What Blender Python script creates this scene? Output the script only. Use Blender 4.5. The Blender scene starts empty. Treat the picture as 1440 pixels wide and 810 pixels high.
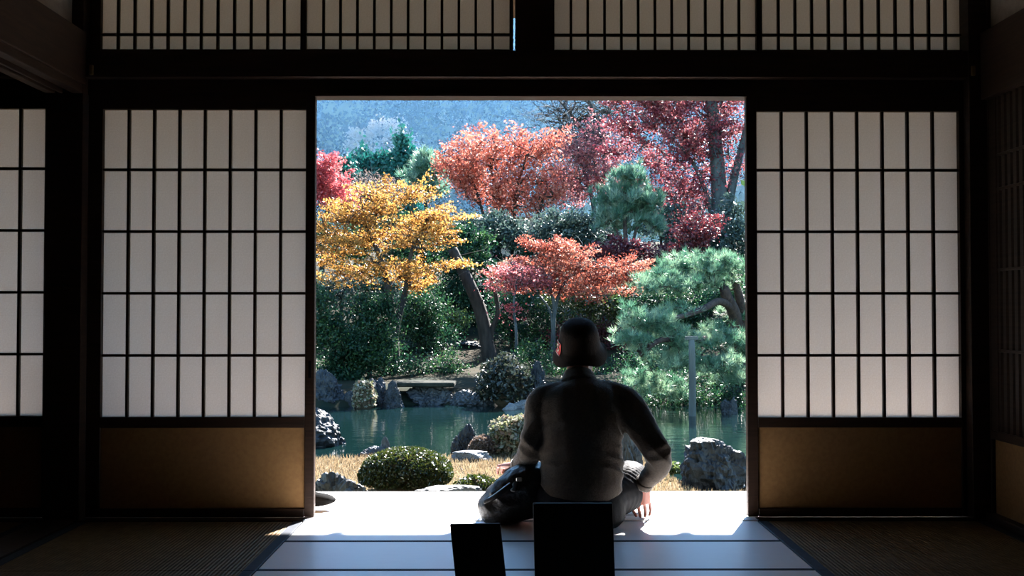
import bpy, math, random
import numpy as np
from mathutils import Vector, Matrix, noise

# ------------------------------------------------------------------ camera, world, sun, exposure
SC = bpy.context.scene
COL = SC.collection
F = 1400.0                                   # focal length in pixels of the 1440 x 810 frame
EYE = Vector((0.0, 0.0, 0.866))
PITCH, YAW = math.atan(31 / F), -math.atan(6 / F)
cam = bpy.data.cameras.new('camera')
cam.sensor_width = 36.0
cam.lens = 36.0 * F / 1440
cam.clip_start, cam.clip_end = 0.05, 1500
camo = bpy.data.objects.new('camera', cam)
COL.objects.link(camo)
camo.location = EYE
camo.rotation_euler = (math.pi / 2 + PITCH, 0, YAW)
SC.camera = camo
CR = camo.rotation_euler.to_matrix()

SUN_EL, SUN_AZ = math.radians(40), math.radians(22)     # sun stands over the garden, a little to the right
world = bpy.data.worlds.new('sky')
SC.world = world
world.use_nodes = True
wn = world.node_tree.nodes
sky = wn.new('ShaderNodeTexSky')
sky.sky_type = 'NISHITA'
sky.sun_disc = False
sky.sun_elevation = SUN_EL
sky.sun_rotation = SUN_AZ
sky.air_density, sky.dust_density, sky.ozone_density = 1.0, 0.0, 1.5
tint = wn.new('ShaderNodeVectorMath')
tint.operation = 'MULTIPLY'
tint.inputs[1].default_value = (0.80, 1.02, 1.08)          # cool white balance of the picture
world.node_tree.links.new(sky.outputs[0], tint.inputs[0])
world.node_tree.links.new(tint.outputs[0], wn['Background'].inputs[0])
wn['Background'].inputs[1].default_value = 1.0
sun = bpy.data.lights.new('sun_offscreen', 'SUN')
sun.energy = 54.0
sun.angle = math.radians(0.53)
sun.color = (1.0, 0.955, 0.92)
suno = bpy.data.objects.new('sun_offscreen', sun)
COL.objects.link(suno)
SUN_DIR = Vector((math.sin(SUN_AZ) * math.cos(SUN_EL), math.cos(SUN_AZ) * math.cos(SUN_EL), math.sin(SUN_EL)))
suno.rotation_euler = SUN_DIR.to_track_quat('Z', 'Y').to_euler()
suno.location = (6, 20, 30)
vs = SC.view_settings
vs.view_transform = 'Standard'
vs.look = 'None'
vs.gamma = 1.0
vs.use_curve_mapping = False
vs.exposure = 0.0
SC.cycles.max_bounces = 10
SC.cycles.diffuse_bounces = 5
SC.cycles.transmission_bounces = 8
SC.cycles.sample_clamp_indirect = 6.0

# ------------------------------------------------------------------ helpers
def ray(px, py):
    return CR @ Vector(((px - 720) / F, (405 - py) / F, -1.0))
def at(px, py, Y):
    """point on the view ray through a photo pixel at distance Y (world y)"""
    d = ray(px, py)
    return EYE + d * ((Y - EYE.y) / d.y)
def onz(px, py, z):
    """point on the view ray through a photo pixel at height z"""
    d = ray(px, py)
    return EYE + d * ((z - EYE.z) / d.z)

M = {}
def mat(name, col, col2=None, rough=0.6, scale=8.0, detail=4.0, stretch=(1, 1, 1), bump=0.0, bscale=None, spec=0.5, sheen=0.0, lo=0.35, hi=0.65, coat=0.0, metal=0.0, sss=0.0):
    m = bpy.data.materials.new(name)
    m.use_nodes = True
    nt = m.node_tree
    N, L = nt.nodes, nt.links
    b = N['Principled BSDF']
    b.inputs['Roughness'].default_value = rough
    b.inputs['Specular IOR Level'].default_value = spec
    b.inputs['Sheen Weight'].default_value = sheen
    b.inputs['Sheen Roughness'].default_value = 0.22
    b.inputs['Coat Weight'].default_value = coat
    b.inputs['Metallic'].default_value = metal
    b.inputs['Subsurface Weight'].default_value = sss
    b.inputs['Subsurface Radius'].default_value = (0.02, 0.006, 0.003)
    tc = N.new('ShaderNodeTexCoord')
    mp = N.new('ShaderNodeMapping')
    mp.inputs['Scale'].default_value = stretch
    L.new(tc.outputs['Object'], mp.inputs[0])
    nz = N.new('ShaderNodeTexNoise')
    nz.inputs['Scale'].default_value = scale
    nz.inputs['Detail'].default_value = detail
    L.new(mp.outputs[0], nz.inputs['Vector'])
    cr = N.new('ShaderNodeValToRGB')
    c2 = col2 or tuple(c * 0.7 for c in col)
    cr.color_ramp.elements[0].position, cr.color_ramp.elements[1].position = lo, hi
    cr.color_ramp.elements[0].color = (*c2, 1)
    cr.color_ramp.elements[1].color = (*col, 1)
    L.new(nz.outputs['Fac'], cr.inputs[0])
    L.new(cr.outputs[0], b.inputs['Base Color'])
    if bump:
        nb = N.new('ShaderNodeTexNoise')
        nb.inputs['Scale'].default_value = bscale or scale * 3
        nb.inputs['Detail'].default_value = 5
        L.new(mp.outputs[0], nb.inputs['Vector'])
        bp = N.new('ShaderNodeBump')
        bp.inputs['Strength'].default_value = bump
        bp.inputs['Distance'].default_value = 0.02
        L.new(nb.outputs['Fac'], bp.inputs['Height'])
        L.new(bp.outputs[0], b.inputs['Normal'])
    M[name] = m
    return m

GF = 0.345                                   # leaves reflect little of the light they get
def leaf_mat(name, cols, trans=0.45, rough=0.45, tboost=1.3, spec=0.5):
    """thin leaf: half glossy surface, half light coming through; colour varies leaf by leaf"""
    m = bpy.data.materials.new(name)
    m.use_nodes = True
    N, L = m.node_tree.nodes, m.node_tree.links
    b = N['Principled BSDF']
    b.inputs['Roughness'].default_value = rough
    b.inputs['Specular IOR Level'].default_value = spec
    a = N.new('ShaderNodeAttribute')
    a.attribute_name = 'tone'
    cr = N.new('ShaderNodeValToRGB')
    e = cr.color_ramp.elements
    while len(e) < len(cols):
        e.new(0.5)
    for i, c in enumerate(cols):
        e[i].position = i / max(1, len(cols) - 1)
        e[i].color = (*[q * GF for q in c], 1)
    L.new(a.outputs['Fac'], cr.inputs[0])
    L.new(cr.outputs[0], b.inputs['Base Color'])
    tr = N.new('ShaderNodeBsdfTranslucent')
    mx = N.new('ShaderNodeVectorMath')
    mx.operation = 'MULTIPLY'
    mx.inputs[1].default_value = (tboost,) * 3
    L.new(cr.outputs[0], mx.inputs[0])
    L.new(mx.outputs[0], tr.inputs[0])
    ms = N.new('ShaderNodeMixShader')
    ms.inputs[0].default_value = trans
    L.new(b.outputs[0], ms.inputs[1])
    L.new(tr.outputs[0], ms.inputs[2])
    L.new(ms.outputs[0], N['Material Output'].inputs[0])
    M[name] = m
    return m

ORG = {}
def empty(name, loc, label=None, cat=None, group=None, kind=None):
    o = bpy.data.objects.new(name, None)
    o.empty_display_size = 0.1
    COL.objects.link(o)
    o.location = loc
    ORG[o.name] = Vector(loc)
    return tag(o, label, cat, group, kind)
def tag(o, label=None, cat=None, group=None, kind=None):
    for k, v in (('label', label), ('category', cat), ('group', group), ('kind', kind)):
        if v:
            o[k] = v
    return o

def np_mesh(name, V, Fc, tone=None, smooth=False):
    V = np.asarray(V, dtype=np.float32)
    me = bpy.data.meshes.new(name)
    if isinstance(Fc, np.ndarray):
        n, k = Fc.shape
        me.vertices.add(len(V))
        me.vertices.foreach_set('co', V.ravel())
        me.loops.add(n * k)
        me.loops.foreach_set('vertex_index', Fc.astype(np.int32).ravel())
        me.polygons.add(n)
        me.polygons.foreach_set('loop_start', np.arange(0, n * k, k, dtype=np.int32))
        me.update(calc_edges=True)
    else:
        me.from_pydata([tuple(map(float, v)) for v in V], [], Fc)
        me.update()
    if tone is not None:
        at_ = me.attributes.new('tone', 'FLOAT', 'FACE')
        at_.data.foreach_set('value', np.asarray(tone, dtype=np.float32))
    if smooth:
        me.polygons.foreach_set('use_smooth', np.ones(len(me.polygons), dtype=bool))
    return me

def put(name, me, m, parent=None, origin=(0, 0, 0)):
    """link a mesh whose vertices are relative to origin (world)"""
    o = bpy.data.objects.new(name, me)
    COL.objects.link(o)
    origin = Vector(origin)
    ORG[o.name] = origin
    if parent is not None:
        o.parent = parent
        o.location = origin - ORG[parent.name]
    else:
        o.location = origin
    if m is not None and not me.materials:
        me.materials.append(M[m] if isinstance(m, str) else m)
    return o

def mesh(name, V, Fc, m, parent=None, origin=None, tone=None, smooth=False):
    """V in world coordinates"""
    if origin is None:
        if parent is not None:
            origin = ORG[parent.name]
        else:
            a = np.asarray(V)
            origin = ((a[:, 0].min() + a[:, 0].max()) / 2, (a[:, 1].min() + a[:, 1].max()) / 2, a[:, 2].min())
    V = np.asarray(V, dtype=np.float32) - np.asarray(tuple(origin), dtype=np.float32)
    return put(name, np_mesh(name, V, Fc, tone, smooth), m, parent, origin)

BOXF = [(0, 3, 2, 1), (4, 5, 6, 7), (0, 1, 5, 4), (1, 2, 6, 5), (2, 3, 7, 6), (3, 0, 4, 7)]
def boxv(x0, x1, y0, y1, z0, z1):
    return [(x0, y0, z0), (x1, y0, z0), (x1, y1, z0), (x0, y1, z0), (x0, y0, z1), (x1, y0, z1), (x1, y1, z1), (x0, y1, z1)]
def bbox_mesh(name, x0, x1, y0, y1, z0, z1, bev):
    """bevelled box, centred on its own origin"""
    import bmesh
    bm = bmesh.new()
    vs_ = [bm.verts.new(v) for v in boxv(x0, x1, y0, y1, z0, z1)]
    for f in BOXF:
        bm.faces.new([vs_[i] for i in f])
    if bev:
        bmesh.ops.bevel(bm, geom=list(bm.edges), offset=bev, segments=1, affect='EDGES')
    me = bpy.data.meshes.new(name)
    bm.to_mesh(me)
    bm.free()
    return me
def box(name, x0, x1, y0, y1, z0, z1, m, parent=None, bev=0.002):
    x0, x1 = min(x0, x1), max(x0, x1)
    y0, y1 = min(y0, y1), max(y0, y1)
    z0, z1 = min(z0, z1), max(z0, z1)
    c = ((x0 + x1) / 2, (y0 + y1) / 2, z0)
    me = bbox_mesh(name, x0 - c[0], x1 - c[0], y0 - c[1], y1 - c[1], 0, z1 - z0, bev)
    return put(name, me, m, parent, c)
def struct(o, label=None):
    o['kind'] = 'structure'
    if label:
        o['label'] = label
    return o

def cat_rom(P, sub):
    P = np.asarray(P, dtype=float)
    Q = np.vstack([2 * P[0] - P[1], P, 2 * P[-1] - P[-2]])
    out = []
    for i in range(len(P) - 1):
        p0, p1, p2, p3 = Q[i], Q[i + 1], Q[i + 2], Q[i + 3]
        for k in range(sub):
            t = k / sub
            out.append(0.5 * (2 * p1 + (p2 - p0) * t + (2 * p0 - 5 * p1 + 4 * p2 - p3) * t * t + (3 * p1 - p0 - 3 * p2 + p3) * t ** 3))
    out.append(P[-1])
    return np.array(out)
def tube(path, radii, n=14, sub=5, side=(1, 0, 0), cap=True):
    """swept tube with elliptical sections; radii scalar or (along side, across)"""
    R = np.array([(r, r) if np.isscalar(r) else r for r in radii], dtype=float)
    C = cat_rom(path, sub)
    R = np.maximum(cat_rom(R, sub), 1e-4)
    T = np.gradient(C, axis=0)
    T /= np.linalg.norm(T, axis=1)[:, None] + 1e-9
    if cap:
        m0, m1 = R[0].mean(), R[-1].mean()
        C = np.vstack([C[0] - T[0] * m0 * .55, C[0] - T[0] * m0 * .35, C, C[-1] + T[-1] * m1 * .35, C[-1] + T[-1] * m1 * .55])
        R = np.vstack([R[0] * .25, R[0] * .72, R, R[-1] * .72, R[-1] * .25])
        T = np.vstack([T[0], T[0], T, T[-1], T[-1]])
    s = np.asarray(side, dtype=float)
    V = []
    ang = np.linspace(0, 2 * np.pi, n, endpoint=False)
    for c, r, t in zip(C, R, T):
        sv = s - t * (s @ t)
        if np.linalg.norm(sv) < 1e-3:
            sv = np.cross(t, (0, 0, 1.0)) if abs(t[2]) < .9 else np.cross(t, (0, 1.0, 0))
        sv /= np.linalg.norm(sv)
        nv = np.cross(t, sv)
        V.append(c + np.outer(np.cos(ang) * r[0], sv) + np.outer(np.sin(ang) * r[1], nv))
    k = len(C)
    V = np.vstack(V)
    Fc = [(i * n + j, i * n + (j + 1) % n, (i + 1) * n + (j + 1) % n, (i + 1) * n + j) for i in range(k - 1) for j in range(n)]
    Fc += [tuple(range(n - 1, -1, -1)), tuple((k - 1) * n + j for j in range(n))]
    return V, Fc
def ellipsoid(c, r, rot=None, seg=24, rings=14):
    V, Fc = [], []
    for i in range(rings + 1):
        th = math.pi * i / rings
        for j in range(seg):
            ph = 2 * math.pi * j / seg
            v = Vector((r[0] * math.sin(th) * math.cos(ph), r[1] * math.sin(th) * math.sin(ph), r[2] * math.cos(th)))
            if rot is not None:
                v = rot @ v
            V.append(tuple(v + Vector(c)))
    for i in range(rings):
        for j in range(seg):
            Fc.append((i * seg + j, (i + 1) * seg + j, (i + 1) * seg + (j + 1) % seg, i * seg + (j + 1) % seg))
    return np.array(V), Fc
def joinvf(shapes):
    V, Fc, o = [], [], 0
    for v, f in shapes:
        V.append(np.asarray(v))
        Fc += [tuple(i + o for i in q) for q in f]
        o += len(v)
    return np.vstack(V), Fc
def fuse(name, shapes, voxel, smooth, m, parent, post=None):
    """melt overlapping shapes into one continuous surface"""
    V, Fc = joinvf(shapes)
    me = np_mesh('tmp', V, Fc)
    o = bpy.data.objects.new('tmp', me)
    COL.objects.link(o)
    r = o.modifiers.new('r', 'REMESH')
    r.mode = 'VOXEL'
    r.voxel_size = voxel
    s = o.modifiers.new('s', 'SMOOTH')
    s.factor, s.iterations = 0.5, smooth
    dg = bpy.context.evaluated_depsgraph_get()
    dg.update()
    ev = o.evaluated_get(dg)
    me2 = bpy.data.meshes.new_from_object(ev)
    bpy.data.objects.remove(o)
    bpy.data.meshes.remove(me)
    n = len(me2.vertices)
    co = np.empty(n * 3, dtype=np.float32)
    me2.vertices.foreach_get('co', co)
    co = co.reshape(-1, 3)
    if post is not None:
        nr = np.empty(n * 3, dtype=np.float32)
        me2.vertices.foreach_get('normal', nr)
        co = post(co, nr.reshape(-1, 3))
    og = np.asarray(tuple(ORG[parent.name]), dtype=np.float32)
    me2.vertices.foreach_set('co', (co - og).astype(np.float32).ravel())
    me2.polygons.foreach_set('use_smooth', np.ones(len(me2.polygons), dtype=bool))
    me2.update()
    me2.name = name
    me2.materials.clear()
    return put(name, me2, m, parent, ORG[parent.name])

# ------------------------------------------------------------------ materials
mat('dark_wood', (0.036, 0.019, 0.012), (0.020, 0.011, 0.008), rough=0.5, scale=6, stretch=(1, 1, 12), bump=0.08, spec=0.2)
mat('hip_board', (0.33, 0.175, 0.068), (0.275, 0.145, 0.056), rough=0.75, scale=60, detail=6, spec=0.2)
mat('plaster', (0.30, 0.25, 0.20), (0.25, 0.21, 0.17), rough=0.9, scale=30, bump=0.1, spec=0.1)
mat('ceiling_board', (0.10, 0.065, 0.04), (0.06, 0.04, 0.025), rough=0.7, scale=4, stretch=(10, 1, 1), spec=0.1)
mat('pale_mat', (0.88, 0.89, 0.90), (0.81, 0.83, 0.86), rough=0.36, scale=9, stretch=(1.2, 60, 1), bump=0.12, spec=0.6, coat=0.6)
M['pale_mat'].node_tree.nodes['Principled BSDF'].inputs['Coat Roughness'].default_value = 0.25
mat('tatami_weave', (0.17, 0.10, 0.045), (0.12, 0.07, 0.03), rough=0.75, scale=30, spec=0.15)
mat('mat_border', (0.012, 0.02, 0.035), (0.008, 0.012, 0.02), rough=0.7, scale=80, spec=0.25)
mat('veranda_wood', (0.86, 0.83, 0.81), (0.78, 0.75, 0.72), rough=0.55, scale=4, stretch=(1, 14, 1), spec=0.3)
mat('roof_wood', (0.12, 0.075, 0.045), (0.08, 0.05, 0.03), rough=0.8, scale=5, spec=0.1)
mat('brass', (0.35, 0.24, 0.10), (0.2, 0.13, 0.06), rough=0.45, metal=0.9, scale=20)
mat('black_lacquer', (0.004, 0.004, 0.005), (0.003, 0.003, 0.004), rough=0.6, spec=0.08, scale=8)
mat('gravel', (0.09, 0.085, 0.08), (0.05, 0.048, 0.045), rough=0.9, scale=60, bump=0.6)
# tatami: fine ribs across the mat
def ribs(m, axis, freq):
    N, L = m.node_tree.nodes, m.node_tree.links
    tc = N.new('ShaderNodeTexCoord')
    w = N.new('ShaderNodeTexWave')
    w.wave_type = 'BANDS'
    w.bands_direction = axis
    w.inputs['Scale'].default_value = freq
    w.inputs['Distortion'].default_value = 0.4
    L.new(tc.outputs['Object'], w.inputs[0])
    bp = N.new('ShaderNodeBump')
    bp.inputs['Strength'].default_value = 0.9
    bp.inputs['Distance'].default_value = 0.004
    L.new(w.outputs['Fac'], bp.inputs['Height'])
    L.new(bp.outputs[0], N['Principled BSDF'].inputs['Normal'])
ribs(M['tatami_weave'], 'X', 22)
# paper of the sliding screens: light comes through it
def paper(name, dcol, tcol, t):
    m = bpy.data.materials.new(name)
    m.use_nodes = True
    N, L = m.node_tree.nodes, m.node_tree.links
    N.remove(N['Principled BSDF'])
    d, tr, mx = N.new('ShaderNodeBsdfDiffuse'), N.new('ShaderNodeBsdfTranslucent'), N.new('ShaderNodeMixShader')
    tc, nz, cr = N.new('ShaderNodeTexCoord'), N.new('ShaderNodeTexNoise'), N.new('ShaderNodeValToRGB')
    nz.inputs['Scale'].default_value = 170
    nz.inputs['Detail'].default_value = 3
    L.new(tc.outputs['Object'], nz.inputs[0])
    cr.color_ramp.elements[0].position, cr.color_ramp.elements[1].position = 0.3, 0.7
    cr.color_ramp.elements[0].color = (*[c * 0.76 for c in tcol], 1)
    cr.color_ramp.elements[1].color = (*tcol, 1)
    L.new(nz.outputs['Fac'], cr.inputs[0])
    L.new(cr.outputs[0], tr.inputs[0])
    d.inputs[0].default_value = (*dcol, 1)
    mx.inputs[0].default_value = t
    L.new(d.outputs[0], mx.inputs[1])
    L.new(tr.outputs[0], mx.inputs[2])
    L.new(mx.outputs[0], N['Material Output'].inputs[0])
    M[name] = m
paper('screen_paper', (0.45, 0.38, 0.33), (0.42, 0.34, 0.28), 0.60)

# ------------------------------------------------------------------ the room
WY = 4.17                                  # room side of the screen wall
def X(px, Y=WY): return at(px, 436, Y).x
def Z(py, Y=WY): return at(714, py, Y).z
LEFT, RIGHT, BACK, CEIL = -4.2, 2.0, -1.6, 2.72
floor = struct(empty('floor', (0, 2, 0)))
box('subfloor', LEFT, RIGHT + .1, BACK, WY + .1, -0.12, -0.02, 'dark_wood', floor, 0)
# pale mats in front of the opening, each with dark cloth edges
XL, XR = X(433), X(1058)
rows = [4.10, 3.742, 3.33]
while rows[-1] > BACK:
    rows.append(rows[-1] - 0.412)
pm = {}
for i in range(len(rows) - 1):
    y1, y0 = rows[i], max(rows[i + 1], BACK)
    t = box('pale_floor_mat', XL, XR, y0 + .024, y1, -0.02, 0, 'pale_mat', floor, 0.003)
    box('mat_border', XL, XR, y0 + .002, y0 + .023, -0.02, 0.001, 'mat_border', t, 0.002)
# tatami on both sides, long edges along the depth of the room
yy = [4.10, 3.33, 1.55, -0.25, BACK]
for x0, x1 in ((X(120), XL), (XR, RIGHT - .03), (-2.9, X(66)), (-3.85, -2.9)):
    for i in range(4):
        t = box('tatami_mat', x0 + .045, x1 - .045, yy[i + 1] + .002, yy[i], -0.02, 0, 'tatami_weave', floor, 0.003)
        for a, b in ((x0 + .003, x0 + .044), (x1 - .044, x1 - .003)):
            box('mat_border', a, b, yy[i + 1] + .002, yy[i], -0.02, 0.001, 'mat_border', t, 0.002)
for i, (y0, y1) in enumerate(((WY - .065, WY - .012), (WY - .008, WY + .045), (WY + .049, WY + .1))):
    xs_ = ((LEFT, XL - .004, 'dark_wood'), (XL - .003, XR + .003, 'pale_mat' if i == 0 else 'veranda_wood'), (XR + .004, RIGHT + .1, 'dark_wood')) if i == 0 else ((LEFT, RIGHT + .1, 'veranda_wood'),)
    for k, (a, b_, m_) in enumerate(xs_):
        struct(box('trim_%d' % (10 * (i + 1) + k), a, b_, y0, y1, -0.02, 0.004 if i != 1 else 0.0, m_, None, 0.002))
struct(box('trim_4', X(66), X(118), BACK, WY - .07, -0.02, 0.003, 'dark_wood'))

wb = struct(box('wall_back', LEFT - .1, RIGHT + .1, BACK - .1, BACK, -.12, CEIL, 'dark_wood'))
wl = struct(box('wall_left', LEFT - .1, LEFT, BACK, WY + .1, -.12, CEIL, 'dark_wood'))
ce = struct(empty('ceiling', (0, 1, CEIL)))
n = 14
for i in range(n):
    a = LEFT + (RIGHT + .1 - LEFT) * i / n
    b_ = LEFT + (RIGHT + .1 - LEFT) * (i + 1) / n
    box('ceiling_plank', a + .002, b_ - .002, BACK, WY + .1, CEIL + .004 * (i % 2), CEIL + .03, 'ceiling_board', ce)
box('ceiling_cover', LEFT - .1, RIGHT + 1.2, BACK - .1, WY + .25, CEIL + .034, CEIL + .14, 'dark_wood', ce)

# screen wall: posts, lintel and head beam
wf = struct(empty('wall_front', (0, WY, 0)))
box('post', X(70), X(121), WY - .05, WY + .07, 0, CEIL, 'dark_wood', wf)
box('post', X(1358), X(1386), WY - .05, WY + .1, 0, CEIL, 'dark_wood', wf)
box('corner_board', X(1386) - .01, RIGHT + .12, WY - .06, WY + .1, -.02, CEIL, 'dark_wood', wf)
box('post', X(724.5), X(780), WY - .01, WY + .09, Z(75), CEIL, 'dark_wood', wf)
box('lintel', LEFT, RIGHT, WY + .0, WY + .1, Z(134.5), Z(112), 'dark_wood', wf)
box('lintel_fillet', X(442), X(1052), WY - .008, WY + .002, Z(136), Z(132), 'dark_wood', wf, .001)
box('head_beam', X(121), X(1358), WY - .045, WY + .09, Z(112), Z(75), 'dark_wood', wf)
box('head_beam', LEFT, X(70), WY - .045, WY + .09, Z(112), Z(75), 'dark_wood', wf)
box('top_rail', LEFT, RIGHT, WY - .03, WY + .09, 2.56, CEIL, 'dark_wood', wf)
box('wall_board', LEFT, X(-250), WY + .02, WY + .07, 0, Z(134), 'hip_board', wf)
box('wall_board', LEFT, X(70), WY + .02, WY + .07, Z(75), CEIL, 'plaster', wf)
for px in (132.5, 1364):
    box('nail_cover', X(px - 3), X(px + 3), WY - .056, WY - .044, Z(110), Z(96), 'brass', wf, .003)

_panes = {}
def screen(n, label, x0, x1, z0, z1, gx0, gx1, gz0, gz1, cols, zrows, hip, y, bar=.0115, pull=None):
    """a sliding paper screen: frame, lattice bars, one sheet of paper per opening"""
    kindname = 'door' if hip else 'window'
    d = struct(empty('%s_%d' % (kindname, n), ((x0 + x1) / 2, y, z0)), label)
    D = .032
    box('stile', x0, gx0, y, y + D, z0, z1, 'dark_wood', d)
    box('stile', gx1, x1, y, y + D, z0, z1, 'dark_wood', d)
    box('top_rail', gx0, gx1, y, y + D, gz1, z1, 'dark_wood', d)
    if hip:
        hz0, hz1, hx0, hx1 = hip
        box('middle_rail', gx0, gx1, y - .002, y + D, hz1, gz0, 'dark_wood', d)
        box('bottom_rail', gx0, gx1, y - .002, y + D, z0, hz0, 'dark_wood', d)
        box('hip_panel', gx0, gx1, y + .009, y + .022, hz0, hz1, 'hip_board', d, 0)
    else:
        box('bottom_rail', gx0, gx1, y, y + D, z0, gz0, 'dark_wood', d)
    for i in range(1, cols):
        c = gx0 + (gx1 - gx0) * i / cols
        box('lattice_bar', c - bar / 2, c + bar / 2, y + .006, y + .023, gz0, gz1, 'dark_wood', d, .001)
    zz = [gz0] + zrows + [gz1]
    for c in zrows:
        box('lattice_bar', gx0, gx1, y + .007, y + .023, c - bar / 2, c + bar / 2, 'dark_wood', d, .001)
    w = (gx1 - gx0) / cols
    for j in range(len(zz) - 1):
        h = zz[j + 1] - zz[j]
        key = (round(w, 4), round(h, 4))
        if key not in _panes:
            _panes[key] = np_mesh('paper_pane', [(-w / 2, 0, 0), (w / 2, 0, 0), (w / 2, 0, h), (-w / 2, 0, h)], [(0, 1, 2, 3)])
        for i in range(cols):
            put('paper_pane', _panes[key], 'screen_paper', d, (gx0 + w * (i + .5), y + .024, zz[j]))
    if pull:
        box('finger_pull', pull - .006, pull + .006, y - .002, y + .004, Z(532), Z(508), 'black_lacquer', d)
    return d
zb, zt = 0.004, Z(134)
zr = [Z(500), Z(412.5), Z(325.5), Z(238.5)]
hipz = (Z(715), Z(601.5))
screen(1, 'paper sliding screen with tan hip panel beside the corner post and wide opening', X(122), X(442.5), zb, zt, X(142), X(429), Z(586.5), Z(154), 8, zr, (*hipz, 0, 0), WY, pull=X(436))
screen(2, 'paper sliding screen with tan hip panel beside the latticed side wall', X(1050.5), X(1358), zb, zt, X(1065.5), X(1351), Z(587.5), Z(156), 8, zr, (*hipz, 0, 0), WY)
w = (X(429) - X(142)) / 8
screen(3, 'paper sliding screen of the neighbouring room beyond the corner post', X(60.5) - 8 * w - .05, X(70), zb, zt, X(60.5) - 8 * w, X(60.5), Z(585), Z(153), 8, [Z(498), Z(411), Z(324), Z(237)], (Z(714), Z(600), 0, 0), WY)
for i, (a, b, lab) in enumerate(((136, 419.5, 'paper transom screen next to the corner post of the partition'), (428, 716.5, 'paper transom screen with a thin gap to the middle post'),
                                 (780, 1067, 'paper transom screen right against the middle post'), (1075, 1360, 'paper transom screen next to the latticed side wall'))):
    fx0 = X(a) - (.047 if i == 0 else .012 if i != 2 else .004)
    fx1 = X(b) + (.016 if i == 1 else .012)
    screen(i + 1, lab, fx0, fx1, Z(75) + .001, 2.56, X(a), X(b), Z(68.5), 2.53, 12, [Z(47), 2.47], None, WY + .012 - .004 * (i % 2), bar=.011)

# partition to the left: head beam with grooves, plaster above, far post
pl = struct(empty('wall_partition', (X(95), 1, 1.76)))
xa, xb = X(72), X(118)
box('head_beam', xa - .02, xb + .02, BACK, WY - .05, 1.80, 2.02, 'dark_wood', pl)
for a, b in ((xa - .01, xa + .03), (xa + .05, xa + .062), (xb - .035, xb + .008)):
    box('grooved_lintel', a, b, BACK, WY - .05, 1.765, 1.80, 'dark_wood', pl)
box('plaster_panel', xa + .04, xb - .04, BACK, WY - .05, 2.02, CEIL, 'plaster', pl, 0)
# right side wall: dense lattice window over a hip panel, beam and plaster above
wr = struct(empty('wall_right', (RIGHT, 1, 0)))
RZ0, RZ1 = 0.37, 1.74
box('sill_beam', RIGHT - .005, RIGHT + .06, BACK, WY - .05, RZ0 - .035, RZ0, 'dark_wood', wr)
box('hip_panel', RIGHT + .012, RIGHT + .04, BACK, WY - .05, 0.03, RZ0 - .035, 'hip_board', wr, 0)
box('bottom_rail', RIGHT - .028, RIGHT + .05, BACK, WY - .05, -.02, .03, 'dark_wood', wr)
box('head_beam', RIGHT - .03, RIGHT + .08, BACK, WY - .05, RZ1, 2.02, 'dark_wood', wr)
box('plaster_panel', RIGHT + .01, RIGHT + .05, BACK, WY - .05, 2.02, CEIL, 'plaster', wr, 0)
win = struct(empty('window_5', (RIGHT, 3.0, RZ0)), 'dense dark wooden lattice window in the side wall backed with paper')
for a in (4.09, 2.62, 1.1, -.4):
    box('stile', RIGHT - .002, RIGHT + .05, a - .035, a + .025, RZ0, RZ1, 'dark_wood', win)
y = 4.05
slat = bbox_mesh('lattice_slat', -.012, .012, -.0135, .0135, 0, RZ1 - RZ0, .001)
while y > -.4:
    if min(abs(y - a) for a in (4.09, 2.62, 1.1, -.4)) > .04:
        put('lattice_slat', slat, 'dark_wood', win, (RIGHT + .014, y, RZ0))
    y -= .0462
for z in (0.70, 1.03, 1.36, 1.5):
    box('lattice_rail', RIGHT + .0, RIGHT + .03, -.4, 4.09, z - .006, z + .006, 'dark_wood', win)
for a, b in ((2.645, 4.055), (1.125, 2.585), (-.375, 1.065)):
    mesh('paper_pane', [(RIGHT + .03, a, RZ0), (RIGHT + .03, b, RZ0), (RIGHT + .03, b, RZ1), (RIGHT + .03, a, RZ1)], [(0, 1, 2, 3)], 'screen_paper', win)
box('board_panel', RIGHT + .012, RIGHT + .04, BACK, -.43, RZ0, RZ1, 'dark_wood', win)
# unseen wall added beyond the lattice window to shape the daylight on its paper
struct(box('wall_added', RIGHT + 2.2, RIGHT + 2.3, BACK - .1, 2.6, -.5, CEIL, 'plaster'))

# veranda of long boards in front of the opening, eave above
ver = struct(empty('veranda_floor', (0, 4.5, -.04)))
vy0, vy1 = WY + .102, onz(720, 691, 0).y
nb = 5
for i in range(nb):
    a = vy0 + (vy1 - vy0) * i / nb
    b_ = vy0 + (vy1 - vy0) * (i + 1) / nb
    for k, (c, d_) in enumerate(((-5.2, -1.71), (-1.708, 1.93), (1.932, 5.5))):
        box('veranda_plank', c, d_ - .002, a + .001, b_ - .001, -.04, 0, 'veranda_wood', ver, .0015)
box('edge_beam', -5.2, 5.5, vy1 - .1, vy1 - .01, -.2, -.041, 'dark_wood', ver)
EY, EZ = WY + 3.0, 2.93
ev = struct(empty('roof_eave', (0, EY, EZ)))
def slab(name, y0, z0, y1, z1, x0, x1, th, m, parent):
    V = [(x0, y0, z0), (x1, y0, z0), (x1, y1, z1), (x0, y1, z1), (x0, y0, z0 + th), (x1, y0, z0 + th), (x1, y1, z1 + th), (x0, y1, z1 + th)]
    return mesh(name, V, BOXF, m, parent)
slab('eave_boarding', WY + .1, 3.7, EY, EZ + .05, -9, 9, .06, 'roof_wood', ev)
for i in range(40):
    xx = -8.8 + i * .45
    slab('rafter', WY + .1, 3.63, EY - .03, EZ - .015, xx - .03, xx + .03, .07, 'roof_wood', ev)
box('upper_wall', -9, 9, WY + .02, WY + .12, CEIL, 3.75, 'plaster', ev, 0)

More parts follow.
